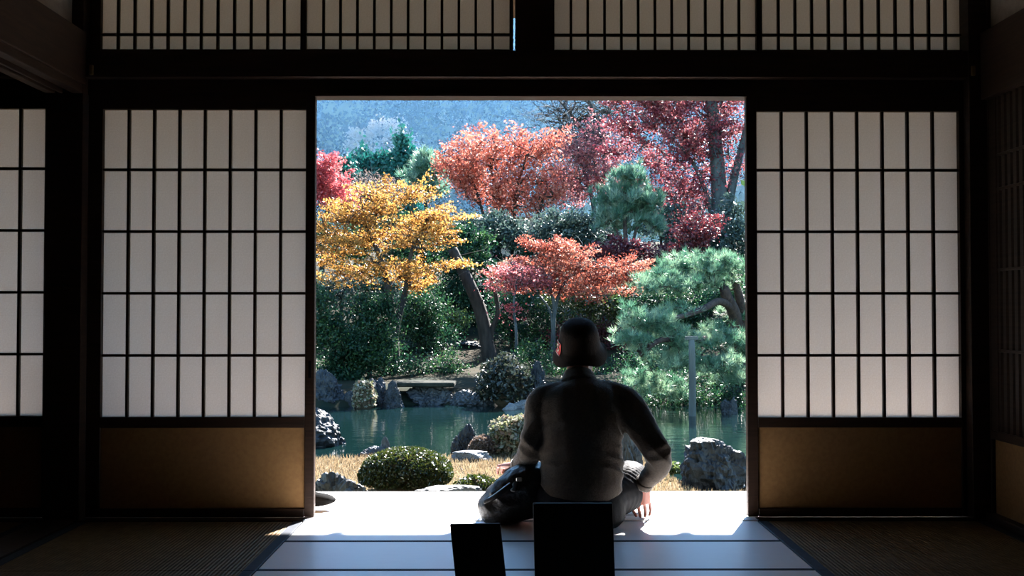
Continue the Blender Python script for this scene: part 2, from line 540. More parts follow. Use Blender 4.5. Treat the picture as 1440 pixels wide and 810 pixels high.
# ------------------------------------------------------------------ garden ground, pond, mountain
WATER = -0.65
def sstep(a, b, t):
    t = np.clip((t - a) / (b - a), 0, 1)
    return t * t * (3 - 2 * t)
def shore(x):                               # near edge of the pond
    return 9.35 + .12 * np.sin(x * 1.3 + .6) + .05 * np.sin(x * 4.1) - 2.0 * sstep(1.18, 1.45, x)
def far_shore(x):
    return 16.0 + .45 * np.sin(x * .8 + 1.0) + .2 * np.sin(x * 2.3)
BANK = ([0, .5, 2.5, 6, 10, 16, 30, 55, 110, 400], [-.62, -.42, -.3, .15, 1.0, 2.2, 4.0, 5.6, 8.0, 12])
def ground_z(x, y):
    x, y = np.asarray(x, dtype=float), np.asarray(y, dtype=float)
    near = -.5 - .5 * sstep(0, .35, y - shore(x))
    fs = far_shore(x)
    far = np.interp(y - fs, *BANK) + .06 * np.sin(x * 1.9) * np.sin(y * 1.3) * sstep(1, 4, y - fs)
    bed = np.full_like(x, -1.0)
    z = np.where(y < shore(x) + .35, near, np.where(y < fs, bed + .3 * sstep(-.6, 0, y - fs), far))
    return z
mat('straw_ground', (0.1127, 0.0828, 0.0464), (0.0796, 0.0597, 0.0298), rough=0.95, scale=18, bump=0.4, spec=0.05)
mat('forest_floor', (0.026, 0.020, 0.011), (0.009, 0.014, 0.009), rough=0.95, scale=1.6, detail=8, bump=0.5, spec=0.05)
mat('pond_bed', (0.03, 0.06, 0.05), (0.02, 0.035, 0.03), rough=0.9)
def grid(name, xs, ys, m, zf, label=None):
    Xg, Yg = np.meshgrid(xs, ys)
    Zg = zf(Xg, Yg)
    V = np.stack([Xg.ravel(), Yg.ravel(), Zg.ravel()], 1)
    nx, ny = len(xs), len(ys)
    i, j = np.meshgrid(np.arange(nx - 1), np.arange(ny - 1))
    a = (j * nx + i).ravel()
    Fc = np.stack([a, a + 1, a + nx + 1, a + nx], 1)
    return struct(mesh(name, V, Fc, m, smooth=True), label)
grid('lawn_ground', np.linspace(-9, 9, 180), np.concatenate([[3.0], np.linspace(4.3, 11, 110)]), 'straw_ground', lambda a, b: np.where(b < shore(a) + .35, ground_z(a, b), -1.0))
grid('pond_ground', np.linspace(-16, 16, 60), np.linspace(9.2, 18, 40), 'pond_bed', lambda a, b: np.full_like(a, -1.02))
grid('bank_ground', np.concatenate([np.linspace(-60, -10, 14), np.linspace(-9, 9, 90), np.linspace(10, 60, 14)]), np.concatenate([np.linspace(14.9, 30, 90), np.linspace(31, 110, 30)]), 'forest_floor', lambda a, b: np.where(b < far_shore(a), -1.0 + .3 * sstep(-.6, 0, b - far_shore(a)), ground_z(a, b)))
struct(box('added_gravel_ground', -6, 6, 4.85, 5.95, -.52, -.49, 'gravel'))  # unseen gravel strip, added and toned for the light it bounces up

wm = bpy.data.materials.new('pond_water')
wm.use_nodes = True
N, L = wm.node_tree.nodes, wm.node_tree.links
b = N['Principled BSDF']
b.inputs['Base Color'].default_value = (0.002, 0.008, 0.008, 1)
b.inputs['Roughness'].default_value = 0.06
b.inputs['IOR'].default_value = 1.33
b.inputs['Specular IOR Level'].default_value = 0.7
tc, mp, nz, bp = N.new('ShaderNodeTexCoord'), N.new('ShaderNodeMapping'), N.new('ShaderNodeTexNoise'), N.new('ShaderNodeBump')
mp.inputs['Scale'].default_value = (1.0, 2.6, 1)
nz.inputs['Scale'].default_value = 2.2
nz.inputs['Detail'].default_value = 3
bp.inputs['Strength'].default_value = 0.10
bp.inputs['Distance'].default_value = 0.06
L.new(tc.outputs['Object'], mp.inputs[0]); L.new(mp.outputs[0], nz.inputs[0]); L.new(nz.outputs['Fac'], bp.inputs['Height']); L.new(bp.outputs[0], b.inputs['Normal'])
M['pond_water'] = wm
struct(mesh('pond_water', [(-16, 7.2, WATER), (16, 7.2, WATER), (16, 17.6, WATER), (-16, 17.6, WATER)], [(0, 1, 2, 3)], 'pond_water'), 'dark teal pond water mirroring the trees')

# wooded mountain far behind, with blue haze in front of it
RNG = np.random.default_rng(5)
mat('mountain_soil', (0.10, 0.10, 0.06), rough=1, scale=.05, spec=0)
def mount_z(x, y):
    return 7 + 130 * sstep(125, 330, y) + sstep(120, 180, y) * (6 * np.sin(x * .03 + 1) + 4 * np.sin(x * .07 + y * .03))
grid('mountain_ground', np.linspace(-260, 260, 60), np.linspace(108, 340, 40), 'mountain_soil', mount_z)
leaf_mat('far_leaf', [(0.0450, 0.0540, 0.0405), (0.0540, 0.0585, 0.0450), (0.0675, 0.0653, 0.0518), (0.0540, 0.0608, 0.0450)], trans=.5, rough=.9, spec=.05)
nT = 900
px_, py_ = RNG.uniform(-75, 75, nT), RNG.uniform(150, 325, nT)
per = 230
rr = RNG.uniform(2.6, 5.5, nT)
dd = RNG.standard_normal((nT, per, 3))
dd /= np.linalg.norm(dd, axis=2)[:, :, None]
cc = np.stack([px_, py_, mount_z(px_, py_) + rr * .8], 1)
PP = cc[:, None, :] + dd * rr[:, None, None] * RNG.uniform(.75, 1.05, (nT, per, 1)) * np.array([1, 1, 1.15])
FOREST = (PP.reshape(-1, 3), np.repeat(RNG.uniform(0, 1, nT), per))
hz = bpy.data.materials.new('blue_haze')
hz.use_nodes = True
N, L = hz.node_tree.nodes, hz.node_tree.links
N.remove(N['Principled BSDF'])
vsn = N.new('ShaderNodeVolumeScatter')
vsn.inputs['Color'].default_value = (0.21, 0.53, 1.0, 1)
vsn.inputs['Density'].default_value = 0.0016
vsn.inputs['Anisotropy'].default_value = 0.35
L.new(vsn.outputs[0], N['Material Output'].inputs['Volume'])
M['blue_haze'] = hz
tag(mesh('mountain_haze', boxv(-200, 200, 112, 345, 2, 92), BOXF, 'blue_haze'), 'pale blue haze hanging before the wooded mountainside', 'haze', kind='stuff')

# ------------------------------------------------------------------ plants
def leaves_vf(C, Lf, asp, up, rng, droop=None):
    """rhombic leaves around centres C; up > 0 lays them flat"""
    n = len(C)
    Nn = rng.standard_normal((n, 3)); Nn[:, 2] += up * np.sign(rng.standard_normal(n) + 2.5)
    Nn /= np.linalg.norm(Nn, axis=1)[:, None]
    T = rng.standard_normal((n, 3))
    T -= Nn * (T * Nn).sum(1)[:, None]
    T /= np.linalg.norm(T, axis=1)[:, None] + 1e-9
    B = np.cross(Nn, T)
    l = (Lf * rng.uniform(.6, 1.25, n))[:, None]
    V = np.stack([C - T * l * .5, C + B * l * asp * .5 - T * l * .06, C + T * l * .5, C - B * l * asp * .5 - T * l * .06], 1).reshape(-1, 3)
    Fc = np.arange(4 * n).reshape(-1, 4)
    return V, Fc
def needles_vf(C, D, Ln, wd, k, rng, spread=.9):
    """tufts of k needles at C pointing roughly along D"""
    n = len(C)
    C = np.repeat(C, k, 0); D = np.repeat(D, k, 0)
    d = D + spread * rng.standard_normal((n * k, 3))
    d /= np.linalg.norm(d, axis=1)[:, None]
    s = np.cross(d, rng.standard_normal((n * k, 3)))
    s /= np.linalg.norm(s, axis=1)[:, None] + 1e-9
    l = (Ln * rng.uniform(.7, 1.2, n * k))[:, None]
    V = np.stack([C - s * wd, C + s * wd, C + d * l], 1).reshape(-1, 3)
    return V, np.arange(3 * n * k).reshape(-1, 3)
def blob_pts(blobs, n, rng, shell=2.2):
    """n points in ellipsoids (centre, radii), more of them near the surface"""
    vol = np.array([b[1][0] * b[1][1] * b[1][2] for b in blobs]) ** (2 / 3)
    cnt = rng.multinomial(n, vol / vol.sum())
    P, K = [], []
    for (c, r), m_ in zip(blobs, cnt):
        d = rng.standard_normal((m_, 3))
        d /= np.linalg.norm(d, axis=1)[:, None]
        q = rng.uniform(0, 1, m_) ** (1 / shell)
        P.append(np.array(c) + d * q[:, None] * np.array(r))
        K.append(d)
    return np.vstack(P), np.vstack(K)
def px_blobs(L_, Y, depth=.8):
    """blobs given as photo px (x, y, half-width, half-height[, dy]) -> metres at distance Y"""
    out = []
    for b in L_:
        dy = b[4] if len(b) > 4 else 0
        c = at(b[0], b[1], Y + dy)
        s = (Y + dy) / F
        out.append((tuple(c), (b[2] * s, b[2] * s * depth, b[3] * s)))
    return out
def twig(p0, p1, r0, r1, rng, n=5, seg=4, wob=.12, sag=.0):
    p0, p1 = np.asarray(p0, float), np.asarray(p1, float)
    d = np.linalg.norm(p1 - p0)
    t = np.linspace(0, 1, seg + 1)[:, None]
    P = p0 + (p1 - p0) * t
    P[1:-1] += rng.standard_normal((seg - 1, 3)) * wob * d / seg
    P[:, 2] += sag * d * (t[:, 0] * (1 - t[:, 0])) * 4
    return tube(P, list(np.linspace(r0, r1, seg + 1)), n=n, sub=1, cap=False)
def build_tree(name, label, cat, base, trunk, tr, blobs, leaf, size, n, rng, clumps=60, crad=.3, flat=.5, asp=.55, up=.8, limbs=1.0, branch_r=.02, shell=2.2, bark='bark', group=None, kind='leaf', lk=14, lw=.006, bare=0, spray=0.0, rise=.4):
    """base: ground point; trunk: list of trunk polylines (world) with radii tr; blobs: crown"""
    root = empty(name, base, label, cat, group)
    base = np.array(base)
    tp = []
    for P, R in zip(trunk, tr):
        v, f = tube(P, R, n=9, sub=4, cap=False)
        mesh('trunk', v, f, bark, root, smooth=True)
        tp.append(cat_rom(P, 6))
    anchors = np.vstack(tp) if tp else base[None, :]
    CC, _ = blob_pts(blobs, clumps, rng, shell)
    if limbs > 0:
        sh = []
        lowz = anchors[:, 2].min() + .35 * (anchors[:, 2].max() - anchors[:, 2].min())
        A = anchors[anchors[:, 2] >= lowz] if len(anchors) > 3 else anchors
        # clumps hook on to the trunk or to an already placed clump nearer to it
        order = np.argsort([np.min(np.linalg.norm(A - c, axis=1)) for c in CC])
        pts, rad = [a for a in A], [branch_r * 2.2] * len(A)
        for q in order:
            c = CC[q]
            PA = np.array(pts)
            dd = np.linalg.norm(PA - c, axis=1) + .6 * np.maximum(PA[:, 2] - c[2], 0)
            i = int(np.argmin(dd))
            r0 = min(rad[i] * .8, branch_r * 1.6)
            sh.append(twig(pts[i], c, max(r0, branch_r * .35), branch_r * .3, rng, n=4, sag=.06))
            mid = np.array(pts[i]) * .5 + c * .5
            pts += [mid, c]; rad += [r0 * .8, r0 * .6]
        for q in range(bare):
            c = CC[rng.integers(len(CC))]
            e = c + rng.standard_normal(3) * crad * np.array([1.6, 1.6, 1.1]) + np.array([0, 0, .1])
            sh.append(twig(c, e, branch_r * .4, branch_r * .12, rng, n=3, seg=3, wob=.3))
        if sh:
            v, f = joinvf(sh)
            o = mesh('branches', v, f, bark, root, smooth=True)
            o['kind'] = 'stuff'
    if n:
        pick = rng.integers(len(CC), size=n)
        G = rng.standard_normal((n, 3))
        G *= (rng.uniform(0, 1, n) ** .5 / (np.linalg.norm(G, axis=1) + 1e-9))[:, None] * 1.0
        cs = rng.uniform(.5, 1.45, len(CC))[pick] * np.where(rng.uniform(0, 1, n) < .14, 1.9, 1.0)
        P = CC[pick] + G * (cs * crad)[:, None] * np.array([1, 1, flat])
        if spray:
            ctr = np.array([b_[0] for b_ in blobs]).mean(0)
            dr = CC - ctr + rng.standard_normal(CC.shape) * .35
            dr[:, 2] = np.abs(dr[:, 2]) * .3 + rise * np.linalg.norm(dr[:, :2], axis=1)
            dr /= np.linalg.norm(dr, axis=1)[:, None] + 1e-9
            u = rng.uniform(-.7, 1, n)
            P = CC[pick] + (P - CC[pick]) * (1 - .55 * np.abs(u))[:, None] + dr[pick] * (u * spray * crad)[:, None]
        if kind == 'leaf':
            v, f = leaves_vf(P, size, asp, up, rng)
        else:
            D = np.tile(np.array([[0, 0, up]]), (n, 1)) + .4 * G
            v, f = needles_vf(P, D, size, lw, lk, rng)
        tone = np.clip(rng.uniform(0, 1, len(CC))[pick] * .55 + rng.uniform(0, .45, n), 0, 1)
        if kind != 'leaf':
            tone = np.repeat(tone, lk)
        o = mesh('foliage', v, f, leaf, root, tone=tone)
        o['kind'] = 'stuff'
    return root

mat('bark', (0.028, 0.025, 0.022), (0.012, 0.012, 0.011), rough=0.9, scale=14, stretch=(1, 1, .3), bump=0.5, spec=0.2)
mat('grey_bark', (0.0515, 0.0632, 0.0655), (0.0234, 0.0281, 0.0304), rough=0.85, scale=9, stretch=(1, 1, .3), bump=0.4, spec=0.2)
mat('pine_bark', (0.0491, 0.0355, 0.0300), (0.0191, 0.0153, 0.0164), rough=0.9, scale=16, stretch=(1, 1, .5), bump=0.7, spec=0.2)
leaf_mat('yellow_leaf', [(.28, .11, .04), (.66, .30, .075), (1.1, .57, .13), (1.4, .90, .30)], trans=.55, tboost=1.1, spec=.15)
leaf_mat('coral_leaf', [(.46, .075, .06), (.88, .20, .13), (1.2, .40, .27), (1.3, .66, .48)], trans=.5, tboost=1.1, spec=.15)
leaf_mat('scarlet_leaf', [(0.825, 0.090, 0.120), (1.170, 0.210, 0.225), (1.320, 0.450, 0.420)], trans=.5, tboost=1.1, spec=.15)
leaf_mat('crimson_leaf', [(0.450, 0.075, 0.105), (0.825, 0.165, 0.180), (1.080, 0.330, 0.330), (1.200, 0.570, 0.510)], trans=.5, tboost=1.1, spec=.15)
leaf_mat('maroon_leaf', [(.10, .02, .03), (.22, .04, .05), (.42, .08, .08)], trans=.45)
leaf_mat('purple_red_leaf', [(.11, .022, .04), (.33, .065, .09), (.64, .17, .19), (1.0, .48, .44)], trans=.5, tboost=1.1, spec=.15)
leaf_mat('pink_red_leaf', [(.60, .14, .20), (.85, .26, .30), (1.1, .48, .46), (1.2, .66, .58)], trans=.5, tboost=1.1, spec=.15)
leaf_mat('orange_leaf', [(.30, .06, .045), (.66, .15, .10), (.95, .32, .20), (1.1, .60, .42)], trans=.5, tboost=1.1, spec=.15)
leaf_mat('camellia_leaf', [(.010, .048, .029), (.018, .080, .042), (.042, .125, .048), (.12, .24, .065)], trans=.4, rough=.45, spec=.22)
leaf_mat('grey_green_leaf', [(0.0375, 0.0750, 0.0675), (0.0675, 0.1275, 0.1050), (0.1125, 0.1800, 0.1500), (0.1650, 0.2325, 0.2025)], trans=.35, rough=.4, spec=.35)
leaf_mat('light_leaf', [(.09, .17, .04), (.18, .28, .07), (.30, .40, .10), (.40, .46, .16)], trans=.5, rough=.35)
leaf_mat('olive_leaf', [(.06, .10, .025), (.12, .17, .04), (.20, .24, .06)], trans=.45, rough=.4)
leaf_mat('azalea_leaf', [(0.0214, 0.0428, 0.0073), (0.0459, 0.0796, 0.0122), (0.0857, 0.1163, 0.0184), (0.1591, 0.1591, 0.0367)], trans=.35, rough=.4)
leaf_mat('speckled_leaf', [(.12, .17, .06), (.36, .36, .18), (.66, .62, .44), (.45, .26, .18)], trans=.4, rough=.35)
leaf_mat('bank_leaf', [(0.0144, 0.0288, 0.0180), (0.0324, 0.0468, 0.0288), (0.0720, 0.0864, 0.0576), (0.1224, 0.1296, 0.1008)], trans=.4, rough=.35)
leaf_mat('brown_leaf', [(.16, .10, .07), (.26, .17, .12), (.36, .26, .2)], trans=.4, rough=.6)
leaf_mat('cypress_leaf', [(.012, .16, .14), (.02, .22, .19), (.03, .28, .23)], trans=.3, rough=.6)
leaf_mat('pine_needle', [(0.0478, 0.1892, 0.1040), (0.1365, 0.3657, 0.2080), (0.4095, 0.6809, 0.4056), (1.0237, 1.2358, 0.8112)], trans=.35, rough=.35, spec=.6)
leaf_mat('pale_needle', [(0.0550, 0.2200, 0.1360), (0.2200, 0.4600, 0.2975), (0.8250, 1.0000, 0.7225)], trans=.45, rough=.35, spec=.6)
leaf_mat('mauve_twig', [(.24, .17, .15), (.34, .25, .22), (.42, .33, .30)], trans=.4, rough=.7)
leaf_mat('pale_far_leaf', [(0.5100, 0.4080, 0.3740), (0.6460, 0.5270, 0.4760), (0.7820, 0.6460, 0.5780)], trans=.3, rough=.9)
leaf_mat('grass_blade', [(.26, .175, .09), (.36, .255, .14), (.44, .34, .20), (.24, .235, .09)], trans=.5, rough=.6)

def gbase(px, Y):
    x = at(px, 436, Y).x
    return (x, Y, float(ground_z(x, Y)))
def trunk_to(px, Y, pts, r0, r1):
    """trunk from the ground under the first pixel up through pixel points (x, y[, dy])"""
    b = gbase(px, Y)
    P = [(b[0], b[1], b[2] - .1)]
    for q in pts:
        P.append(tuple(at(q[0], q[1], Y + (q[2] if len(q) > 2 else 0))))
    n_ = len(P)
    return P, [r0 + (r1 - r0) * i / (n_ - 1) for i in range(n_)]
_seed = [100]
def tree(name, label, cat, px, Y, trunks, crown, leaf, size, n, depth=.8, **k):
    _seed[0] += 1
    rng = np.random.default_rng(_seed[0])
    T, R = [], []
    for t in trunks:
        P, r = trunk_to(*((t[0], Y) + t[1:]))
        T.append(P); R.append(r)
    return build_tree(name, label, cat, gbase(px, Y), T, R, px_blobs(crown, Y, depth), leaf, size, n, rng, **k)
G1 = 'autumn maples across the pond'
tree('maple_tree', 'golden yellow maple spreading over the pond shrubs', 'tree', 556, 18.6,
     [(556, [(554, 480), (548, 420), (538, 370), (515, 320)], .11, .035), (556, [(556, 470), (572, 400), (580, 350), (600, 310)], .08, .025)],
     [(500, 300, 52, 26), (560, 278, 60, 24), (610, 305, 45, 22), (470, 345, 40, 30), (540, 335, 75, 30), (620, 330, 34, 14), (490, 385, 50, 18), (560, 380, 55, 16), (625, 372, 42, 12), (600, 402, 35, 8), (475, 320, 34, 30)],
     'yellow_leaf', .058, 21000, clumps=210, crad=.24, flat=.30, spray=1.3, rise=.08, branch_r=.028, group=G1, bare=60)
tree('maple_tree', 'scarlet maple at the far end of the pond behind yellow maple', 'tree', 455, 26, [(455, [(452, 400), (458, 300)], .12, .05)],
     [(450, 262, 30, 34), (478, 272, 24, 20), (430, 250, 30, 36), (462, 240, 14, 16)], 'scarlet_leaf', .09, 7500, clumps=80, crad=.30, flat=.5, spray=1.3, rise=.9, group=G1, branch_r=.03)
tree('maple_tree', 'large coral orange maple with slim upright trunks', 'tree', 705, 31, [(700, [(702, 330), (706, 290), (690, 240)], .10, .03), (716, [(722, 330), (726, 270), (740, 220)], .09, .03), (735, [(752, 320), (770, 260)], .09, .03), (690, [(684, 320), (664, 250)], .09, .03)],
     [(660, 235, 46, 26), (700, 215, 50, 26), (755, 215, 48, 26), (700, 262, 60, 24), (655, 265, 30, 20), (760, 260, 45, 24), (635, 245, 22, 12), (668, 205, 26, 12), (648, 222, 30, 14), (720, 286, 50, 14)],
     'coral_leaf', .10, 16000, clumps=220, crad=.34, flat=.45, spray=1.7, rise=.9, branch_r=.042, group=G1, bare=50)
tree('maple_tree', 'thin pinkish red maple with many bare grey branches', 'tree', 830, 33, [(835, [(838, 320), (830, 270), (815, 220), (800, 160)], .10, .025), (840, [(842, 310), (850, 240), (840, 170), (820, 120)], .09, .02)],
     [(800, 230, 36, 34), (835, 205, 40, 34), (795, 265, 40, 22), (840, 250, 34, 24)],
     'pink_red_leaf', .10, 8500, clumps=150, crad=.40, flat=.45, spray=1.5, rise=.8, branch_r=.028, group=G1, bark='grey_bark', bare=260)
tree('maple_tree', 'tall purplish red maple leaning against pale grey trunk', 'tree', 1015, 28, [(1012, [(1012, 300), (1010, 240), (1004, 180), (998, 110), (990, 60)], .26, .14), (1030, [(1024, 330), (1028, 270), (1040, 220), (1052, 170), (1066, 120)], .17, .06), (1000, [(1000, 300), (975, 230), (940, 190)], .10, .03)],
     [(900, 165, 46, 34), (950, 160, 50, 34), (880, 205, 40, 30), (940, 215, 56, 36), (990, 200, 46, 44), (930, 265, 50, 30), (985, 262, 40, 34), (1030, 200, 26, 60), (1020, 140, 40, 30), (960, 125, 60, 24), (900, 130, 50, 20), (960, 300, 44, 18)],
     'purple_red_leaf', .095, 24000, clumps=300, crad=.36, flat=.45, spray=1.3, rise=.3, branch_r=.042, group=G1, bark='grey_bark', bare=120)
tree('maple_tree', 'low dark crimson maple below the upright young pine', 'tree', 925, 22.5, [(920, [(922, 420), (915, 360), (890, 340)], .07, .03), (930, [(940, 400), (965, 340)], .06, .025)],
     [(880, 352, 44, 16), (930, 355, 46, 18), (968, 335, 36, 24), (985, 318, 26, 22), (860, 362, 30, 12), (945, 372, 40, 10)], 'maroon_leaf', .075, 10000, clumps=130, crad=.26, flat=.45, spray=1, rise=.3, branch_r=.02, group=G1)
tree('maple_tree', 'low orange red maple with slender grey stems by the hill path', 'tree', 778, 19.6, [(778, [(778, 470), (779, 430), (772, 400), (760, 370)], .055, .02), (778, [(780, 440), (800, 390), (850, 375)], .045, .015), (778, [(776, 450), (766, 425), (740, 400)], .035, .015)],
     [(790, 355, 44, 18), (760, 380, 54, 16), (720, 385, 34, 16), (820, 385, 52, 18), (870, 380, 46, 20), (830, 405, 60, 16), (770, 345, 30, 10), (745, 405, 44, 10), (880, 400, 30, 14)],
     'orange_leaf', .056, 19000, clumps=200, crad=.20, flat=.4, spray=1.3, rise=.3, branch_r=.015, group=G1, bark='grey_bark', bare=60)
tree('maple_tree', 'sparse young maple with one thin pale stem on the bank', 'tree', 724, 18.9, [(724, [(726, 470), (722, 430), (726, 400), (720, 372)], .035, .012)],
     [(725, 385, 34, 16), (705, 400, 26, 12), (748, 395, 26, 14), (718, 440, 20, 14)], 'crimson_leaf', .065, 1900, clumps=60, crad=.2, flat=.5, branch_r=.011, group=G1, bark='grey_bark', bare=120)
tree('bare_tree', 'leafless grey tree with fine spreading twigs above the pink maple', 'tree', 846, 34, [(848, [(846, 320), (842, 260), (830, 205), (806, 165), (785, 140)], .12, .025), (848, [(848, 270), (850, 210), (838, 165), (822, 130)], .09, .02), (848, [(845, 260), (822, 225), (796, 212)], .07, .02)],
     [(800, 162, 34, 24), (836, 150, 30, 22), (795, 195, 34, 24), (835, 190, 34, 26), (860, 160, 24, 24)], None, .1, 0, clumps=150, crad=.55, branch_r=.03, bark='bark', bare=420)
# evergreens
G2 = 'dark conifers on the far slope'
rngc = np.random.default_rng(77)
for px, top, bot, hw, lab in ((566, 188, 290, 22, 'tallest pointed dark teal cypress on the far slope'), (540, 205, 290, 18, 'shorter pointed teal cypress on the far slope'), (510, 214, 285, 24, 'broad rounded teal conifer on the far slope')):
    Y = 60
    s = Y / F
    bs = gbase(px, Y)
    zt_, zb_ = at(px, top, Y).z, bs[2]
    bl = []
    for k in range(9):
        t = k / 8
        z = zt_ - .6 - t * (zt_ - zb_ - 1.4)
        r = s * hw * (min(1, .22 + 1.4 * t ** .8) if hw < 23 else min(1, .5 + .7 * t ** .6))
        bl.append(((bs[0] + rngc.normal() * .15, Y, z), (r, r, .75)))
    build_tree('conifer_tree', lab, 'tree', bs, [[(bs[0], Y, bs[2] - .1), (bs[0], Y, (bs[2] + zt_) / 2), (bs[0], Y, zt_ - .3)]], [[.2, .14, .04]], bl, 'cypress_leaf', .30, 14000, rngc, clumps=190, crad=.40, flat=1.3, up=0, limbs=1, branch_r=.02, group=G2, shell=5)
tree('conifer_tree', 'small round dark bush tree beside the teal conifers', 'tree', 486, 58, [(486, [(486, 300), (487, 250)], .15, .06)], [(487, 233, 12, 11), (492, 250, 16, 12)], 'cypress_leaf', .28, 1500, clumps=40, crad=.4, up=0, group=G2, shell=4)
tree('bare_tree', 'mauve brown leafless tree below the teal conifers', 'tree', 520, 40, [(520, [(520, 330), (522, 290), (520, 262)], .12, .04)], [(505, 262, 26, 18), (535, 268, 26, 18), (515, 280, 40, 16), (495, 280, 20, 16)], 'mauve_twig', .17, 3600, clumps=90, crad=.5, flat=.8, asp=.25, up=0, branch_r=.03, bare=160, bark='grey_bark')
tree('pine_tree', 'slim pale green pine beside the teal conifers', 'tree', 600, 36, [(600, [(600, 320), (598, 260), (597, 206)], .10, .02)], [(590, 250, 22, 14), (608, 240, 16, 12), (595, 230, 14, 14), (600, 268, 26, 14), (596, 212, 5, 12)], 'pale_needle', .34, 420, clumps=46, crad=.3, flat=.6, up=1.2, kind='needle', lk=20, lw=.014, branch_r=.03)
tree('pine_tree', 'upright bushy young pine with long pale needles', 'tree', 882, 24, [(882, [(884, 420), (880, 340), (878, 290), (880, 232)], .09, .025), (882, [(890, 340), (910, 300)], .05, .02), (882, [(872, 340), (852, 300)], .05, .02)],
     [(878, 262, 34, 22), (856, 280, 22, 26), (905, 275, 24, 26), (880, 292, 46, 22), (860, 312, 26, 16), (905, 312, 30, 16), (930, 315, 16, 14), (880, 245, 24, 14)], 'pale_needle', .22, 700, clumps=120, crad=.16, flat=.9, up=1.9, kind='needle', lk=26, lw=.009, branch_r=.02, bark='pine_bark')
# the trained pine over the water
tree('pine_tree', 'wide trained pine with layered pads leaning over the water', 'tree', 1040, 16.9,
     [(1046, [(1040, 480, -.2), (1032, 440, -.6), (1022, 418, -.9), (1018, 405, -1.0)], .13, .08), (1046, [(1046, 470, -.2), (1042, 430, -.5), (1036, 405, -.7), (1030, 385, -.8)], .11, .05),
      (1046, [(1036, 450, -.5), (1014, 424, -1.1), (990, 434, -1.5), (962, 444, -1.9), (930, 452, -2.1)], .08, .03), (1046, [(1030, 480, -.6), (980, 478, -1.6), (930, 478, -2.2), (900, 500, -2.3)], .08, .03)],
     [(985, 375, 60, 16, -1), (1030, 372, 30, 20, -1), (935, 398, 44, 16, -1.4), (905, 410, 26, 14, -1.6), (1000, 398, 50, 12, -.8), (890, 448, 30, 16, -2.2), (925, 460, 36, 16, -2), (885, 480, 26, 14, -2.4), (960, 482, 44, 14, -1.8), (1010, 475, 36, 16, -1.2), (1040, 490, 26, 20, -1), (930, 505, 44, 12, -2), (985, 512, 54, 14, -1.8), (1025, 525, 40, 14, -1.4), (950, 440, 30, 10, -1.6), (1035, 440, 24, 12, -.3), (900, 540, 32, 18, -1.6), (940, 548, 30, 14, -1.4)],
     'pine_needle', .125, 3300, depth=.9, clumps=430, crad=.13, flat=.5, up=1.3, kind='needle', lk=22, lw=.0042, branch_r=.018, bark='pine_bark', shell=3)
mat('post_wood', (0.0624, 0.0749, 0.0686), (0.0374, 0.0437, 0.0406), rough=0.85, scale=8, stretch=(1, 1, .2), bump=0.3)
p = onz(973, 585, WATER)
top = at(973, 478, p.y)
v, f = tube([(p.x, p.y, -1.0), (p.x + .01, p.y, -.2), (p.x, p.y, top.z)], [.055, .05, .045], n=12, sub=3, cap=False)
pp = empty('support_post', (p.x, p.y, -1.0), 'grey wooden prop standing in the pond under the trained pine', 'post')
mesh('post', v, f, 'post_wood', pp, smooth=True)
box('crossbar', p.x - .09, p.x + .09, p.y - .03, p.y + .03, top.z, top.z + .05, 'post_wood', pp, .004)
